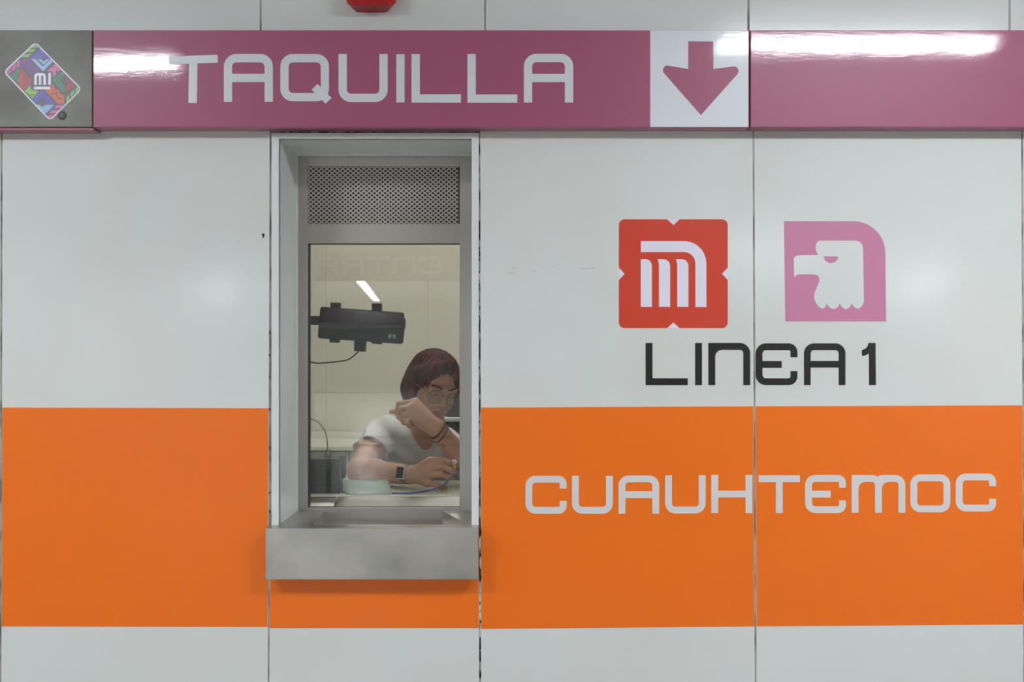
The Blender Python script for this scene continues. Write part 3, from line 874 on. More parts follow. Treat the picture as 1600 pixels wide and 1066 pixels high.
# maker's mark
dprism('maker_mark', [(848, 682), (920, 686), (917, 728), (845, 724)], DY - 0.0006, DY + 0.004, 'logo_grey')
mk = bmesh.new()
zdf = lambda a, b: W(*ZD(a, b), DY)
bm_ribbon(mk, arc(882, 705, 18, 0, 337, 16), 5, DY - 0.001, DY, zdf, True)
bm_ribbon(mk, [(882, 690), (873, 722)], 5, DY - 0.001, DY, zdf); bm_ribbon(mk, round_path([(876, 706), (882, 700), (886, 703), (880, 718)], 2), 4, DY - 0.001, DY, zdf)
bm_ribbon(mk, [(893, 696), (884, 724)], 5, DY - 0.001, DY, zdf); bm_ribbon(mk, [(892, 699), (899, 702), (896, 712), (888, 713)], 4, DY - 0.001, DY, zdf)
from_bm('maker_letters', mk, 'black_plastic', dp)
tube('display_cable', [Q(*ZD(540, 850), DY + .016), Q(*ZD(515, 880), DY + .016), Q(*ZD(440, 940), DY + .012), Q(*ZD(360, 962), DY + .01), Q(*ZD(240, 974), DY), Q(*ZD(100, 984), DY - .02), Q(*ZD(20, 962), DY - .03), Q(*ZD(-120, 900), DY - .06), Q(*ZD(-260, 800), 0.245)], 0.0022, 'cable_dark', dp)

# ---------------------------------------------------------------- things on the desk
KY = 0.325
kb = empty('terminal_box', (W(505, 0, KY)[0], KY, DESK))
tag(kb, 'dark grey boxy device on the desk with a cable plugged into its top', 'device')
kx0, kz1 = W(468, 717, KY); kx1 = W(531.5, 0, KY)[0]
box('body', kx0, kx1, KY, KY + 0.06, DESK - 0.001, kz1, 'box_plastic', kb, 0.004, 3)
sx = W(539, 0, KY + 0.03)[0]
box('side_block', kx1 - 0.006, sx, KY + 0.02, KY + 0.056, W(0, 750, KY)[1], W(0, 712.5, KY + .02)[1], 'black_plastic', kb, 0.004, 3)
box('front_panel', kx0 + 0.008, kx1 - 0.008, KY - 0.0015, KY + 0.002, DESK + 0.022, kz1 - 0.012, 'black_plastic', kb, 0.001)
bm = bmesh.new()
for i in range(6):
    zz = DESK + 0.03 + i * 0.011
    bm_box(bm, kx0 + 0.014, kx1 - 0.014, KY - 0.0025, KY - 0.001, zz, zz + 0.003)
from_bm('ridges', bm, 'box_plastic', kb)
px_, pz_ = W(512, 716, KY + 0.03)
lathe('plug', [(0.0095, -0.004), (0.0095, 0.012), (0.007, 0.014), (0.007, 0.02), (0.004, 0.026)], (px_, KY + 0.03, kz1), 'cable_grey', kb)
tube('power_cable', [(px_, KY + 0.03, kz1 + 0.02), Q(511, 690, KY + .03), Q(508.5, 676, KY + .03), Q(502, 665, KY + .03), Q(494, 658, KY + .03), Q(482, 654, KY + .02), Q(462, 652, KY), Q(440, 660, 0.245)], 0.0019, 'cable_grey', kb)
# folded paper card
pc = empty('folded_paper', (W(572, 0, 0.3)[0], 0.3, DESK))
tag(pc, 'pale green folded paper standing on the desk beside the dark device', 'paper')
def sheet(name, P, parent, mat, sag=0.004, n=10, th=0.0006):
    bm = bmesh.new()
    TL, TR, BR, BL = P
    g = []
    for i in range(n + 1):
        u = i / n
        r_ = []
        for j in range(7):
            v = j / 6
            p = (TL.lerp(TR, u)).lerp(BL.lerp(BR, u), v)
            p = p + Vector((0, -sag * math.sin(math.pi * u) * (1 - v) + sag * 0.5 * math.sin(7 * u + 3 * v), 0))
            r_.append(bm.verts.new(p))
        g.append(r_)
    for i in range(n):
        for j in range(6): bm.faces.new((g[i][j], g[i + 1][j], g[i + 1][j + 1], g[i][j + 1]))
    bmesh.ops.solidify(bm, geom=bm.faces[:], thickness=th)
    return from_bm(name, bm, mat, parent, True)
def ondesk(px, y, dz=0.0): return Vector((W(px, 0, y)[0], y, DESK + dz))
yb = 0.298
TL, TR = Q(534, 750, 0.318), Q(606, 749, 0.318)
sheet('front_leaf', (TL, TR, ondesk(613, yb), ondesk(539.5, yb)), pc, 'paper')
sheet('back_leaf', (TL, TR, ondesk(609, 0.352), ondesk(541, 0.352)), pc, 'paper')
# blue cable
tag(tube('blue_cable', [ondesk(530, 0.333, .004), ondesk(552, 0.328, .0027), ondesk(575, 0.325, .0027), ondesk(600, 0.318, .0027), ondesk(616, 0.312, .0027), ondesk(628, 0.309, .003), ondesk(645, 0.315, .003), ondesk(664, 0.345, .004), Q(682, 763, .352), Q(692, 759, .345), Q(700, 751, .34), Q(708, 742.5, .34), Q(719, 736, .345), Q(733, 735, .37), Q(748, 748, .39), ondesk(764, .41, .0075), ondesk(776, .425, .0032), ondesk(788, .437, .0027), ondesk(802, .45, .0027)], 0.0026, 'cable_blue'),
    'thin blue cable running over the desk past the hand', 'cable')

# ---------------------------------------------------------------- dark rack behind the clerk
RY = 1.32
rk = empty('storage_rack', (W(740, 0, RY)[0], RY, BF))
tag(rk, 'dark storage rack with white board behind the clerk', 'rack')
rx0, rx1 = W(688, 0, RY)[0], W(850, 0, RY)[0]
for xx in (rx0, rx1 - 0.02):
    box('upright', xx, xx + 0.02, RY, RY + 0.3, BF, W(0, 659, RY)[1] + 0.001, 'rack', rk, 0.002)
b1 = W(0, 653, RY)[1]; b0 = W(0, 659, RY)[1]
box('shelf_board', rx0 - 0.002, rx1 + 0.002, RY - 0.004, RY + 0.3, b0, b1, 'booth_trim', rk, 0.002)
b3 = W(0, 705, RY)[1]
box('shelf_board', rx0, rx1, RY, RY + 0.3, b3 - 0.018, b3, 'rack', rk, 0.002)
box('shelf_board', rx0, rx1, RY, RY + 0.3, BF + 0.1, BF + 0.118, 'rack', rk, 0.002)
box('back_panel', rx0, rx1, RY + 0.3, RY + 0.306, BF, b0, 'rack', rk)
pr = empty('black_printer', (rx0 + 0.2, RY + 0.1, b1))
tag(pr, 'black printer standing on the white board of the rack', 'printer')
box('body', rx0 + 0.012, rx0 + 0.34, RY + 0.03, RY + 0.28, b1, W(0, 600, RY)[1], 'rack', pr, 0.015, 3)
box('paper_slot', rx0 + 0.05, rx0 + 0.3, RY + 0.024, RY + 0.04, b1 + 0.035, b1 + 0.05, 'black_plastic', pr, 0.002)
box('top_cover', rx0 + 0.03, rx0 + 0.32, RY + 0.05, RY + 0.26, W(0, 600, RY)[1] - 0.003, W(0, 594, RY)[1], 'black_plastic', pr, 0.006)
xx = rx0 + 0.024
names = ['dark red binder at the end of the row in the rack', 'brown binder next to the end binder in the rack', 'second dark red binder in the rack row', 'wide brown binder in the middle of the rack row', 'narrow dark red binder past the wide brown one', 'last brown binder in the rack row']
for i, wd in enumerate((0.032, 0.028, 0.036, 0.05, 0.026, 0.034)):
    bd = empty('binder', (xx + wd / 2, RY + 0.04, b3))
    tag(bd, names[i], 'binder', 'binders in the dark rack')
    hgt = 0.098 - 0.006 * (i % 3)
    box('cover', xx, xx + wd, RY + 0.03, RY + 0.25, b3, b3 + hgt, 'binder' if i % 2 == 0 else 'binder2', bd, 0.003)
    box('spine_tag', xx + wd * 0.25, xx + wd * 0.75, RY + 0.0285, RY + 0.031, b3 + 0.04, b3 + 0.062, 'logo_grey' if i == 2 else 'binder2', bd)
    xx += wd + 0.003
# ---------------------------------------------------------------- the clerk
class Field:
    """signed distance field on a grid, blended smoothly, meshed with surface nets"""
    def __init__(s, lo, hi, h):
        s.lo = np.array(lo, np.float64); s.h = h
        s.n = np.ceil((np.array(hi) - s.lo) / h).astype(int) + 1
        s.D = np.full(tuple(s.n), 0.08, np.float32)
    def sub(s, a, b):
        i0 = np.maximum(np.floor((np.minimum(a, b) - s.lo) / s.h).astype(int), 0)
        i1 = np.minimum(np.ceil((np.maximum(a, b) - s.lo) / s.h).astype(int) + 1, s.n)
        if np.any(i1 <= i0): return None
        sl = tuple(slice(i0[k], i1[k]) for k in range(3))
        ax = [s.lo[k] + s.h * np.arange(i0[k], i1[k]) for k in range(3)]
        return sl, ax[0][:, None, None], ax[1][None, :, None], ax[2][None, None, :]
    def blend(s, sl, d, k, op):
        A = s.D[sl]
        if op == 'add':
            hh = np.maximum(k - np.abs(A - d), 0) / k if k > 0 else 0
            s.D[sl] = np.minimum(A, d) - hh * hh * k / 4
        else:
            d = -d
            hh = np.maximum(k - np.abs(A - d), 0) / k if k > 0 else 0
            s.D[sl] = np.maximum(A, d) + hh * hh * k / 4
    def cap(s, a, b, ra, rb, k=0.01, op='add', clip=None):
        a = np.array(a, float); b = np.array(b, float)
        m = max(ra, rb) + k + 3 * s.h
        r = s.sub(np.minimum(a, b) - m, np.maximum(a, b) + m)
        if r is None: return
        sl, x, y, z = r
        ab = b - a; L = max(ab @ ab, 1e-12)
        t = np.clip(((x - a[0]) * ab[0] + (y - a[1]) * ab[1] + (z - a[2]) * ab[2]) / L, 0, 1)
        d = np.sqrt((x - a[0] - t * ab[0]) ** 2 + (y - a[1] - t * ab[1]) ** 2 + (z - a[2] - t * ab[2]) ** 2) - (ra + (rb - ra) * t)
        if clip is not None:
            c, nn = clip
            d = np.maximum(d, (x - c[0]) * nn[0] + (y - c[1]) * nn[1] + (z - c[2]) * nn[2])
        s.blend(sl, d, k, op)
    def chain(s, pts, rad, k=0.006):
        for i in range(len(pts) - 1): s.cap(pts[i], pts[i + 1], rad[i], rad[i + 1], k)
    def ell(s, c, r, R=None, k=0.01, op='add'):
        c = np.array(c, float); r = np.array(r, float)
        m = float(r.max()) + k + 3 * s.h
        q = s.sub(c - m, c + m)
        if q is None: return
        sl, x, y, z = q
        X_, Y_, Z_ = x - c[0], y - c[1], z - c[2]
        if R is not None:
            R = np.array(R)
            X_, Y_, Z_ = (R[0, 0] * X_ + R[1, 0] * Y_ + R[2, 0] * Z_, R[0, 1] * X_ + R[1, 1] * Y_ + R[2, 1] * Z_, R[0, 2] * X_ + R[1, 2] * Y_ + R[2, 2] * Z_)
        k0 = np.sqrt((X_ / r[0]) ** 2 + (Y_ / r[1]) ** 2 + (Z_ / r[2]) ** 2)
        k1 = np.sqrt((X_ / r[0] ** 2) ** 2 + (Y_ / r[1] ** 2) ** 2 + (Z_ / r[2] ** 2) ** 2)
        s.blend(sl, k0 * (k0 - 1) / np.maximum(k1, 1e-6), k, op)
    def mesh(s, name):
        D = s.D; n = s.n
        S = D < 0
        cnt = np.zeros(tuple(n - 1), np.int8)
        for i in (0, 1):
            for j in (0, 1):
                for k in (0, 1):
                    cnt += S[i:n[0] - 1 + i, j:n[1] - 1 + j, k:n[2] - 1 + k]
        act = np.argwhere((cnt > 0) & (cnt < 8))
        idx = np.full(tuple(n - 1), -1, np.int64)
        idx[act[:, 0], act[:, 1], act[:, 2]] = np.arange(len(act))
        acc = np.zeros((len(act), 3)); num = np.zeros(len(act))
        for axis in range(3):
            o1, o2 = [q for q in range(3) if q != axis]
            for u in (0, 1):
                for v in (0, 1):
                    p = act.copy(); p[:, o1] += u; p[:, o2] += v
                    q = p.copy(); q[:, axis] += 1
                    d0 = D[p[:, 0], p[:, 1], p[:, 2]]; d1 = D[q[:, 0], q[:, 1], q[:, 2]]
                    cr = (d0 < 0) != (d1 < 0)
                    t = np.where(cr, d0 / np.where(cr, d0 - d1, 1), 0)
                    pt = p.astype(float); pt[:, axis] += t
                    acc[cr] += pt[cr]; num[cr] += 1
        V = s.lo + s.h * acc / num[:, None]
        F_ = []
        for axis in range(3):
            o1, o2 = (axis + 1) % 3, (axis + 2) % 3
            a = [slice(None)] * 3; b = [slice(None)] * 3
            a[axis] = slice(0, -1); b[axis] = slice(1, None)
            e = np.argwhere(S[tuple(a)] != S[tuple(b)])
            e = e[(e[:, o1] > 0) & (e[:, o2] > 0) & (e[:, o1] < n[o1] - 1) & (e[:, o2] < n[o2] - 1)]
            fl = S[e[:, 0], e[:, 1], e[:, 2]]
            def cell(d1, d2):
                c = e.copy(); c[:, o1] -= d1; c[:, o2] -= d2
                return idx[c[:, 0], c[:, 1], c[:, 2]]
            qd = np.stack([cell(1, 1), cell(0, 1), cell(0, 0), cell(1, 0)], 1)
            qd[~fl] = qd[~fl][:, ::-1]
            F_.append(qd)
        F_ = np.concatenate(F_)
        me = bpy.data.meshes.new(name)
        me.vertices.add(len(V)); me.vertices.foreach_set('co', V.astype(np.float32).ravel())
        me.loops.add(F_.size); me.loops.foreach_set('vertex_index', F_.astype(np.int32).ravel())
        me.polygons.add(len(F_)); me.polygons.foreach_set('loop_start', np.arange(0, F_.size, 4, dtype=np.int32))
        me.update(calc_edges=True); me.validate()
        me.polygons.foreach_set('use_smooth', np.ones(len(me.polygons), bool))
        return me
# joints, from the photograph's pixels and the depth of the desk, the glass and the body
S_R, E_R, W_R = Q(596, 678, 0.79), Q(561, 736, 0.545), Q(642, 742, 0.415)
S_L, E_L, W_L = Q(757, 718, 0.77), Q(741, 741.5, 0.50), Q(682, 669, 0.43)
NECK = Vector((-0.285, 0.775, 1.275))
HC = Q(677, 603, 0.665)
HR = Matrix.Rotation(math.radians(11), 3, 'Y') @ Matrix.Rotation(math.radians(29), 3, 'Z') @ Matrix.Rotation(math.radians(14), 3, 'X')
def H(x, y, z): return HC + HR @ Vector((x, y, z))
HRn = np.array(HR)
clerk = empty('person', (-0.3, 0.93, BF))
tag(clerk, 'person in white t-shirt and round glasses leaning on the desk, hand at chin', 'person')
B = Field((-0.60, 0.33, 0.88), (-0.02, 1.10, 1.56), 0.0029)
PEL = Vector((-0.29, 0.95, 0.92)); CHE = Vector((-0.312, 0.835, 1.11))
# torso
B.cap(PEL, CHE, 0.125, 0.12, 0.03)
B.ell(CHE + Vector((0, 0, 0.03)), (0.15, 0.10, 0.118), None, 0.03)
B.cap(S_R + Vector((0.03, 0.0, -0.005)), S_L + Vector((-0.03, 0, -0.005)), 0.052, 0.052, 0.05)
B.cap(NECK + Vector((0, 0.01, -0.03)), H(0, 0.035, -0.055), 0.056, 0.050, 0.03)
# arms
B.chain([S_R, S_R.lerp(E_R, 0.5), E_R], [0.05, 0.046, 0.038], 0.02)
B.chain([E_R, E_R.lerp(W_R, 0.3), E_R.lerp(W_R, 0.8), W_R], [0.038, 0.041, 0.030, 0.026], 0.012)
B.chain([S_L, S_L.lerp(E_L, 0.5), E_L], [0.05, 0.045, 0.036], 0.02)
B.chain([E_L, E_L.lerp(W_L, 0.35), E_L.lerp(W_L, 0.85), W_L], [0.034, 0.039, 0.028, 0.025], 0.012)
# lying hand (her right): back of the hand towards the glass
def fingers(palm, fing, kpalm=0.013):
    for a, b, ra, rb in palm: B.cap(a, b, ra, rb, kpalm)
    for pts, rad in fing: B.chain(pts, rad, 0.004)
kn = [Q(673, 724, .392), Q(675, 732.5, .384), Q(673, 742, .384), Q(668, 754.5, .392)]
fingers([(W_R, kn[0], .021, .0135), (W_R, kn[1], .021, .0135), (W_R, kn[2], .021, .0135), (W_R, kn[3], .020, .013)],
        [([kn[0], Q(690, 720.5, .375), Q(701, 724, .378), Q(708, 728.5, .388)], [.0105, .0095, .0085, .0075]),
         ([kn[1], Q(693, 731, .362), Q(704, 735, .364), Q(710.5, 739, .376)], [.0105, .0096, .0086, .0076]),
         ([kn[2], Q(690, 742, .362), Q(700, 744.5, .366), Q(706, 747, .378)], [.0102, .0094, .0085, .0075]),
         ([kn[3], Q(682, 758, .372), Q(690, 761, .376), Q(696, 762, .386)], [.0092, .0086, .0078, .007]),
         ([Q(650, 734, .42), Q(672, 720, .435), Q(690, 719, .425), Q(703, 722, .405)], [.014, .012, .0105, .009])])
# raised hand (her left): bent at the wrist, fingers curled down beside the chin
k2 = [Q(649, 628, .445), Q(645, 635, .428), Q(641.5, 643.5, .418), Q(641, 652, .414)]
fingers([(W_L, k2[0], .022, .0135), (W_L, k2[1], .022, .0135), (W_L, k2[2], .022, .0132), (W_L, k2[3], .021, .0125), (W_L, Q(655, 655, .43), .024, .017)],
        [([k2[0], Q(624, 631.5, .432), Q(620, 645, .446), Q(625, 653, .462)], [.0108, .0096, .0085, .0075]),
         ([k2[1], Q(626, 640, .412), Q(624, 652, .424), Q(630, 658, .442)], [.0108, .0096, .0086, .0076]),
         ([k2[2], Q(631, 650, .402), Q(631, 660, .414), Q(637, 663, .434)], [.0104, .0094, .0085, .0075]),
         ([k2[3], Q(637, 660, .402), Q(640, 666, .414), Q(645, 666, .43)], [.0094, .0086, .0078, .007]),
         ([Q(668, 652, .455), Q(646, 640, .47), Q(626, 643, .468), Q(611.5, 643.5, .462)], [.015, .012, .0098, .0075])])
# head
B.ell(H(0, 0.014, 0.032), (0.074, 0.092, 0.084), HRn, 0.02)
B.ell(H(0, -0.022, -0.034), (0.0585, 0.066, 0.078), HRn, 0.03)
B.cap(H(-0.014, -0.066, -0.099), H(0.014, -0.066, -0.099), 0.016, 0.016, 0.03)
for sx in (-1, 1):
    B.ell(H(sx * 0.035, -0.056, -0.03), (0.024, 0.022, 0.026), HRn, 0.022)
    B.cap(H(sx * 0.052, 0.0, -0.06), H(sx * 0.018, -0.062, -0.097), 0.018, 0.014, 0.03)
    B.ell(H(sx * 0.033, -0.101, 0.004), (0.019, 0.018, 0.014), HRn, 0.012, 'sub')
    B.ell(H(sx * 0.032, -0.076, 0.003), (0.0145, 0.0125, 0.0125), HRn, 0.004)
    B.cap(H(sx * 0.014, -0.0865, 0.021), H(sx * 0.045, -0.078, 0.022), 0.0085, 0.0075, 0.014)
    B.ell(H(sx * 0.0125, -0.0985, -0.029), (0.0075, 0.009, 0.0068), HRn, 0.006)
    B.ell(H(sx * 0.074, 0.012, -0.006), (0.009, 0.019, 0.030), HRn, 0.008)
B.cap(H(0, -0.088, 0.012), H(0, -0.1095, -0.024), 0.0075, 0.0098, 0.012)
B.ell(H(0, -0.082, -0.062), (0.026, 0.014, 0.018), HRn, 0.014)
B.cap(H(-0.018, -0.0885, -0.0575), H(0, -0.097, -0.0555), 0.004, 0.0062, 0.004)
B.cap(H(0.018, -0.0885, -0.0575), H(0, -0.097, -0.0555), 0.004, 0.0062, 0.004)
B.cap(H(-0.014, -0.0885, -0.0665), H(0.0, -0.0945, -0.068), 0.005, 0.0075, 0.004)
B.cap(H(0.014, -0.0885, -0.0665), H(0.0, -0.0945, -0.068), 0.005, 0.0075, 0.004)
me = B.mesh('body')
body = link('body', me, 'skin', clerk)
me.materials.append(M['lips'])
nP = len(me.polygons)
cen = np.zeros(nP * 3); me.polygons.foreach_get('center', cen)
loc = (cen.reshape(-1, 3) - np.array(HC)) @ HRn
lipm = ((loc[:, 0] / 0.0235) ** 2 + ((loc[:, 2] + 0.0625) / 0.0125) ** 2 < 1) & (loc[:, 1] < -0.083) & (loc[:, 1] > -0.115)
me.polygons.foreach_set('material_index', lipm.astype(np.int32))
# hair: short dark red bob swept over the ears, open at the face
Hf = Field(HC - Vector((0.16, 0.17, 0.17)), HC + Vector((0.16, 0.17, 0.17)), 0.0028)
Hf.ell(H(0, 0.017, 0.034), (0.0838, 0.1005, 0.0865), HRn, 0.01)
for sx in (-1, 1):
    Hf.ell(H(sx * 0.062, 0.026, -0.018), (0.031, 0.052, 0.062), HRn, 0.025)
    Hf.cap(H(sx * 0.006, -0.074, 0.102), H(sx * 0.07, -0.03, 0.045), 0.016, 0.022, 0.02)
    Hf.cap(H(sx * 0.074, -0.022, 0.04), H(sx * 0.075, 0.004, -0.055), 0.018, 0.012, 0.02)
Hf.ell(H(0, 0.06, -0.03), (0.07, 0.05, 0.06), HRn, 0.03)
Hf.ell(H(0.004, -0.115, -0.018), (0.0655, 0.09, 0.098), HRn, 0.012, 'sub')
# strands: fine grooves that follow the fall of the hair
sl, x, y, z = Hf.sub(np.array(Hf.lo), np.array(Hf.lo + Hf.h * Hf.n))
lx, ly, lz = (x - HC.x), (y - HC.y), (z - HC.z)
ax_ = HRn[0, 0] * lx + HRn[1, 0] * ly + HRn[2, 0] * lz
ay_ = HRn[0, 1] * lx + HRn[1, 1] * ly + HRn[2, 1] * lz
az_ = HRn[0, 2] * lx + HRn[1, 2] * ly + HRn[2, 2] * lz
th = np.arctan2(ax_ - 0.004, -(ay_ - 0.02))
Hf.D[sl] += (0.0018 * np.sin(26 * th + 20 * az_) + 0.0012 * np.sin(47 * th - 31 * az_ + 1.3)).astype(np.float32)
link('hair', Hf.mesh('hair'), 'hair', clerk)
# brows, lash lines
for sx in (-1, 1):
    tube('eyebrow', [H(sx * 0.013, -0.0955, 0.0225), H(sx * 0.026, -0.0945, 0.0285), H(sx * 0.040, -0.087, 0.0285), H(sx * 0.049, -0.078, 0.024)], 0.0026, 'brow', clerk, 6)
    tube('eyelashes', [H(sx * 0.0195, -0.0855, 0.001), H(sx * 0.026, -0.0895, -0.003), H(sx * 0.034, -0.0895, -0.004), H(sx * 0.0445, -0.0815, 0.0)], 0.0017, 'brow', clerk, 6)
# t-shirt with scooped neck
T = Field((-0.54, 0.60, 0.86), (-0.04, 1.12, 1.36), 0.0036)
o_ = 0.008
T.cap(PEL, CHE, 0.125 + o_, 0.12 + o_, 0.03)
T.ell(CHE + Vector((0, 0, 0.03)), (0.15 + o_, 0.10 + o_, 0.118 + o_), None, 0.03)
T.ell(CHE + Vector((-0.06, -0.075, 0.0)), (0.058, 0.05, 0.06), None, 0.04)
T.ell(CHE + Vector((0.06, -0.075, 0.0)), (0.058, 0.05, 0.06), None, 0.04)
T.cap(S_R + Vector((0.03, 0, -0.005)), S_L + Vector((-0.03, 0, -0.005)), 0.052 + o_, 0.052 + o_, 0.05)
for s_, e_ in ((S_R, E_R), (S_L, E_L)):
    d_ = (e_ - s_).normalized(); hem = s_.lerp(e_, 0.52)
    T.cap(s_, s_.lerp(e_, 0.75), 0.056, 0.060, 0.03, 'add', (hem, d_))
sl, x, y, z = T.sub(np.array(T.lo), np.array(T.lo + T.h * T.n))
T.D[sl] += (0.0045 * np.sin(70 * (x + 0.6 * z) + 6 * np.sin(11 * z)) * np.exp(-((x + 0.44) / 0.10) ** 2) + 0.0032 * np.sin(95 * x + 20 * z) * np.exp(-((z - 1.17) / 0.08) ** 2)).astype(np.float32)
T.cap(NECK + Vector((-0.012, -0.09, -0.02)), NECK + Vector((0.006, -0.18, -0.185)), 0.068, 0.056, 0.008, 'sub')
T.cap(NECK + Vector((-0.004, 0.0, 0.03)), NECK + Vector((-0.008, -0.12, -0.02)), 0.075, 0.070, 0.008, 'sub')
link('t_shirt', T.mesh('t_shirt'), 'shirt', clerk)
# trousers and shoes (below the counter)
L = Field((-0.62, 0.42, BF - 0.02), (0.06, 1.14, 1.02), 0.009)
L.cap(PEL + Vector((-0.06, 0, 0)), PEL + Vector((0.06, 0, 0)), 0.118, 0.118, 0.04)
for sx in (-1, 1):
    hip = PEL + Vector((sx * 0.085, -0.02, -0.03)); knee = Vector((-0.29 + sx * 0.12, 0.55, 0.86)); ank = Vector((-0.29 + sx * 0.11, 0.60, BF + 0.09))
    L.cap(hip, knee, 0.082, 0.058, 0.03); L.cap(knee, ank, 0.056, 0.042, 0.03)
link('trousers', L.mesh('trousers'), 'jeans', clerk)
for sx in (-1, 1):
    ax2 = -0.29 + sx * 0.11
    Sh = Field((ax2 - 0.07, 0.40, BF - 0.02), (ax2 + 0.07, 0.70, BF + 0.16), 0.007)
    Sh.cap((ax2, 0.62, BF + 0.04), (ax2 + sx * .01, 0.47, BF + 0.034), 0.040, 0.034, 0.02); Sh.cap((ax2, 0.61, BF + 0.05), (ax2, 0.60, BF + 0.10), 0.042, 0.04, 0.02)
    link('shoe', Sh.mesh('shoe'), 'black_plastic', clerk)
# spectacles
sp = empty('spectacles', tuple(H(0, -0.11, 0.005))); tag(sp, 'round gold wire glasses on the face of the clerk', 'glasses')
for sx in (-1, 1):
    c = Vector((sx * 0.0335, -0.1085, -0.0015))
    ring = [H(c.x + 0.0245 * math.cos(a), c.y + 0.006 * abs(math.cos(a)) * (1 if sx * math.cos(a) > 0 else 0), c.z + 0.0225 * math.sin(a)) for a in [2 * math.pi * k / 24 for k in range(24)]]
    rim = tube('rim', ring, 0.0015, 'rim', sp, 6, True, 1)
    bm = bmesh.new(); bm.faces.new([bm.verts.new(p) for p in ring])
    from_bm('lens', bm, 'lens_glass', sp)
    tube('temple', [H(sx * 0.0575, -0.102, 0.006), H(sx * 0.068, -0.094, 0.010), H(sx * 0.079, -0.06, 0.010), H(sx * 0.0845, -0.015, 0.010), H(sx * 0.083, 0.012, 0.006)], 0.0015, 'gold', sp, 6)
tube('bridge', [H(-0.011, -0.1095, 0.006), H(0, -0.1125, 0.010), H(0.011, -0.1095, 0.006)], 0.0012, 'gold', sp, 6)
# everything worn is fitted to the skin: distance from a point inside the limb to the surface
from mathutils.bvhtree import BVHTree
skin_tree = BVHTree.FromPolygons([v.co.copy() for v in me.vertices], [tuple(p.vertices) for p in me.polygons])
def skin_r(c, d, fallback, lim):
    h = skin_tree.ray_cast(c, d, lim)
    return h[3] if h[3] is not None else fallback
# smart watch on the lying wrist
fd = (W_R - E_R).normalized()
wc = W_R.lerp(E_R, 0.06)
sd = Vector((0, -1, 0)); sd = (sd - fd * sd.dot(fd)).normalized(); ud = fd.cross(sd).normalized()
if ud.z < 0: ud = -ud
wt = empty('smart_watch', tuple(wc)); tag(wt, 'smart watch with dark square face on the resting wrist', 'watch')
def strap(name, c, ax, u, v, r0, w_, th, mat, parent, n=28):
    bm = bmesh.new(); rg = []
    for k in range(n):
        a = 2 * math.pi * k / n; dr = u * math.cos(a) + v * math.sin(a)
        ra, rb = [skin_r(c + ax * w_ * q, dr, r0, 0.045) - 0.0008 for q in (-0.5, 0.5)]
        rg.append([bm.verts.new(c + dr * ra - ax * w_ / 2), bm.verts.new(c + dr * (ra + th) - ax * w_ / 2), bm.verts.new(c + dr * (rb + th) + ax * w_ / 2), bm.verts.new(c + dr * rb + ax * w_ / 2)])
    for k in range(n):
        p, q = rg[k], rg[(k + 1) % n]
        for i in range(4): bm.faces.new((p[i], p[(i + 1) % 4], q[(i + 1) % 4], q[i]))
    return from_bm(name, bm, mat, parent, True)
strap('watch_strap', wc, fd, sd, ud, 0.0262, 0.020, 0.0025, 'watch_band', wt)
def obox(name, c, ax, ay, az, hx, hy, hz, mat, parent, bevel):
    bm = bmesh.new(); bm_box(bm, -hx, hx, -hy, hy, -hz, hz, bevel, 3)
    R4 = Matrix((ax, ay, az)).transposed().to_4x4(); R4.translation = c
    bm.transform(R4)
    return from_bm(name, bm, mat, parent)
fdir = (sd * 0.96 + ud * 0.28).normalized(); udir = (ud - fdir * ud.dot(fdir)).normalized()
wr = skin_r(wc, fdir, 0.027, 0.045)
obox('watch_case', wc + fdir * (wr + 0.004), fd, fdir, udir, 0.0165, 0.0055, 0.0195, 'silver', wt, 0.004)
obox('watch_face', wc + fdir * (wr + 0.0093), fd, fdir, udir, 0.0142, 0.0012, 0.0172, 'watch_glass', wt, 0.001)
# bracelets and ring
f2 = (W_L - E_L).normalized(); u2 = f2.cross(Vector((0, 1, 0))).normalized(); v2 = f2.cross(u2)
for q, (pos, nm, lb, mt) in enumerate(((0.04, 'cord_bracelet', 'dark cord bracelet on the raised wrist, the one by the hand', 'bracelet'), (0.12, 'cord_bracelet', 'dark cord bracelet on the raised wrist, the one by the elbow', 'bracelet'))):
    c = W_L.lerp(E_L, pos)
    tilt = (f2 + u2 * 0.25).normalized()
    uu = (u2 - tilt * u2.dot(tilt)).normalized(); vv_ = tilt.cross(uu)
    rg = []
    for k in range(24):
        dr = uu * math.cos(2 * math.pi * k / 24) + vv_ * math.sin(2 * math.pi * k / 24)
        rg.append(c + dr * (skin_r(c, dr, 0.03, 0.042) + 0.0014))
    tag(tube(nm, rg, 0.0023, mt, None, 6, True, 1), lb, 'bracelet', 'bracelets on the raised wrist')
rp, rq = k2[1].lerp(Q(626, 640, .412), 0.72), (Q(626, 640, .412) - k2[1]).normalized()
ru = rq.cross(Vector((0, 0, 1))).normalized(); rv = rq.cross(ru)
tag(tube('finger_ring', [rp + d_ * (min(skin_r(rp, d_, 0.0115, 0.03), 0.0135) + 0.0006) for d_ in [ru * math.cos(2 * math.pi * k / 18) + rv * math.sin(2 * math.pi * k / 18) for k in range(18)]], 0.0013, 'silver', None, 6, True, 1), 'silver ring on a finger of the raised hand', 'ring')
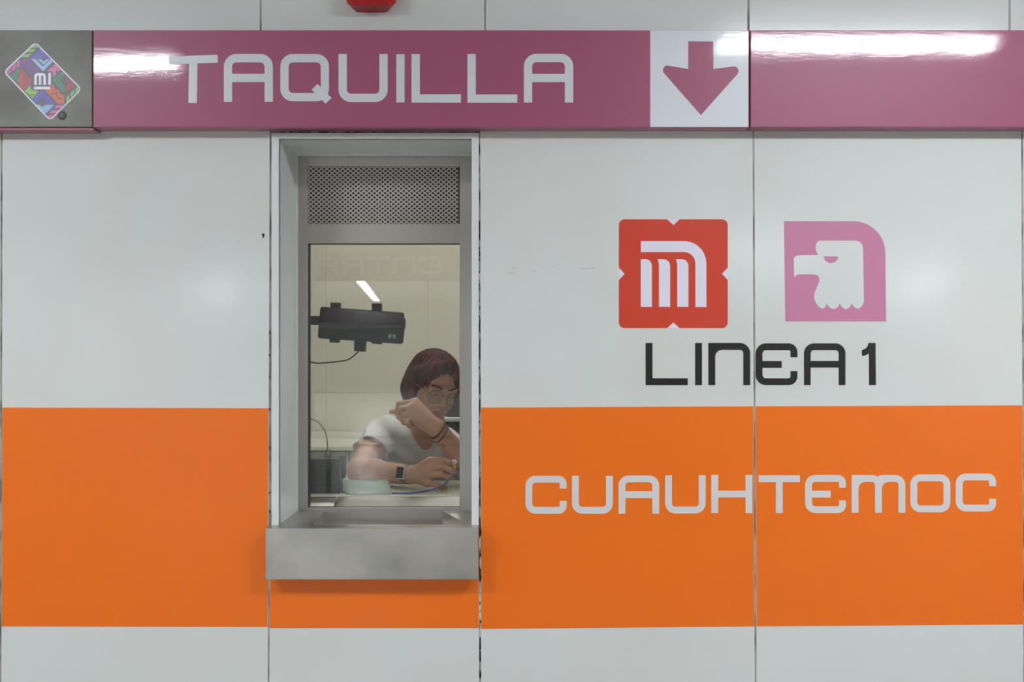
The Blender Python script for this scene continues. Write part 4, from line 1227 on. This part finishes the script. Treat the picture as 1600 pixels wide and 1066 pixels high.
# small thing held in the fingers
hp_ = Q(710, 727, .384)
ht = empty('marker_cap', tuple(hp_)); tag(ht, 'small yellow and white trinket held in the fingertips', 'trinket')
lathe('cap_body', [(0.004, -0.014), (0.0058, -0.012), (0.0062, 0.004), (0.005, 0.007)], hp_, 'yellow', ht, 'Z', 14)
bm = bmesh.new()
for k in range(5):
    a = 2 * math.pi * k / 5
    bmesh.ops.create_icosphere(bm, subdivisions=1, radius=0.0042, matrix=Matrix.Translation(hp_ + Vector((0.0052 * math.cos(a), -0.002, 0.010 + 0.0052 * math.sin(a)))))
from_bm('blossom', bm, 'lav', ht, True)
# stool
stl = empty('stool', (-0.29, 0.95, BF)); tag(stl, 'dark swivel stool under the clerk', 'stool')
lathe('seat', [(0.17, 0.0), (0.185, 0.015), (0.185, 0.04), (0.16, 0.052)], (-0.29, 0.95, 0.755), 'black_plastic', stl)
lathe('pole', [(0.025, 0.0), (0.025, 0.75 - BF)], (-0.29, 0.95, BF + 0.008), 'silver', stl)
lathe('base', [(0.2, 0.0), (0.2, 0.012), (0.04, 0.04)], (-0.29, 0.95, BF), 'black_plastic', stl)
# ---------------------------------------------------------------- hall lamps, hanging sign and railing behind the camera
LG = 'fluorescent lamps of the hall'
HL = 'long fluorescent lamp on the hall ceiling'
for (x0, x1, y0, y1) in ((-2.80, -1.55, -2.06, -1.94), (0.90, 2.06, -1.77, -1.65), (-6.3, -5.05, -1.98, -1.82), (4.6, 5.85, -1.98, -1.82),
                         (-3.0, -1.8, -11.5, -11.3), (3.0, 4.2, -11.5, -11.3)):
    lamp('hall_lamp', x0, x1, y0, y1, CEIL, 'tube', HL, LG)
def trough(ax, ay, bx, by, w):
    l = empty('hall_lamp', ((ax + bx) / 2, (ay + by) / 2, CEIL)); tag(l, 'continuous fluorescent trough running away down the hall', 'lamp', LG)
    d = Vector((bx - ax, by - ay)).normalized(); n = Vector((-d.y, d.x)) * w / 2
    for nm, k, za, zb, mt in (('housing', 1.5, CEIL - 0.05, CEIL, 'plaster'), ('diffuser', 1.0, CEIL - 0.062, CEIL - 0.0495, 'tube')):
        bm = bmesh.new()
        q = [Vector((ax, ay)) + n * k, Vector((bx, by)) + n * k, Vector((bx, by)) - n * k, Vector((ax, ay)) - n * k]
        a = [bm.verts.new((p.x, p.y, za)) for p in q]; b = [bm.verts.new((p.x, p.y, zb)) for p in q]
        bm.faces.new(a); bm.faces.new(b)
        for i in range(4): bm.faces.new((a[i], a[(i + 1) % 4], b[(i + 1) % 4], b[i]))
        from_bm(nm, bm, mt, l)
trough(-3.1, -16.9, -4.3, -28.6, 0.17)
trough(-5.9, -16.5, -7.0, -22.0, 0.2)
trough(8.2, -16.5, 9.6, -22.0, 0.2)
# hanging ENTRADA sign facing the ticket window
EY = -6.5
es = empty('hanging_sign', (-1.5, EY, CEIL)); tag(es, 'pink hanging sign reading ENTRADA across the hall', 'sign')
box('sign_body', -4.2, 0.6, EY - 0.08, EY, 2.13, 2.45, 'pink', es, 0.003)
for xx in (-3.9, 0.3): box('hanger', xx, xx + 0.03, EY - 0.05, EY - 0.02, 2.449, CEIL, 'steel', es)
u0 = 0.0
for ch, wch in (('E', .25), ('N', .25), ('T', .25), ('R', .25), ('A', .25), ('D', .25), ('A', .25)):
    G = glyph(ch, u0, u0 + 0.22, 0, 0.17, 0.034)
    bm = bmesh.new()
    fn = lambda a, b: (-0.68 - a, 2.365 - b)
    for path, w_, cl in G[1]: bm_ribbon(bm, path, w_, EY + 0.001, EY - 0.002, fn, cl)
    from_bm('letter', bm, 'letter_white', es)
    u0 += 0.25
# railing
rl = empty('hall_railing', (-1.5, -6.4, 0)); tag(rl, 'low steel railing across the hall opposite the ticket window', 'railing')
for zz in (0.55, 0.63):
    tube('rail', [(-4.5, -6.4, zz), (-0.3, -6.4, zz)], 0.014, 'silver', rl, 10, smooth_n=1)
for xx in (-4.4, -3.1, -1.75, -0.4):
    tube('post', [(xx, -6.4, 0), (xx, -6.4, 0.66)], 0.025, 'silver', rl, 10, smooth_n=1)
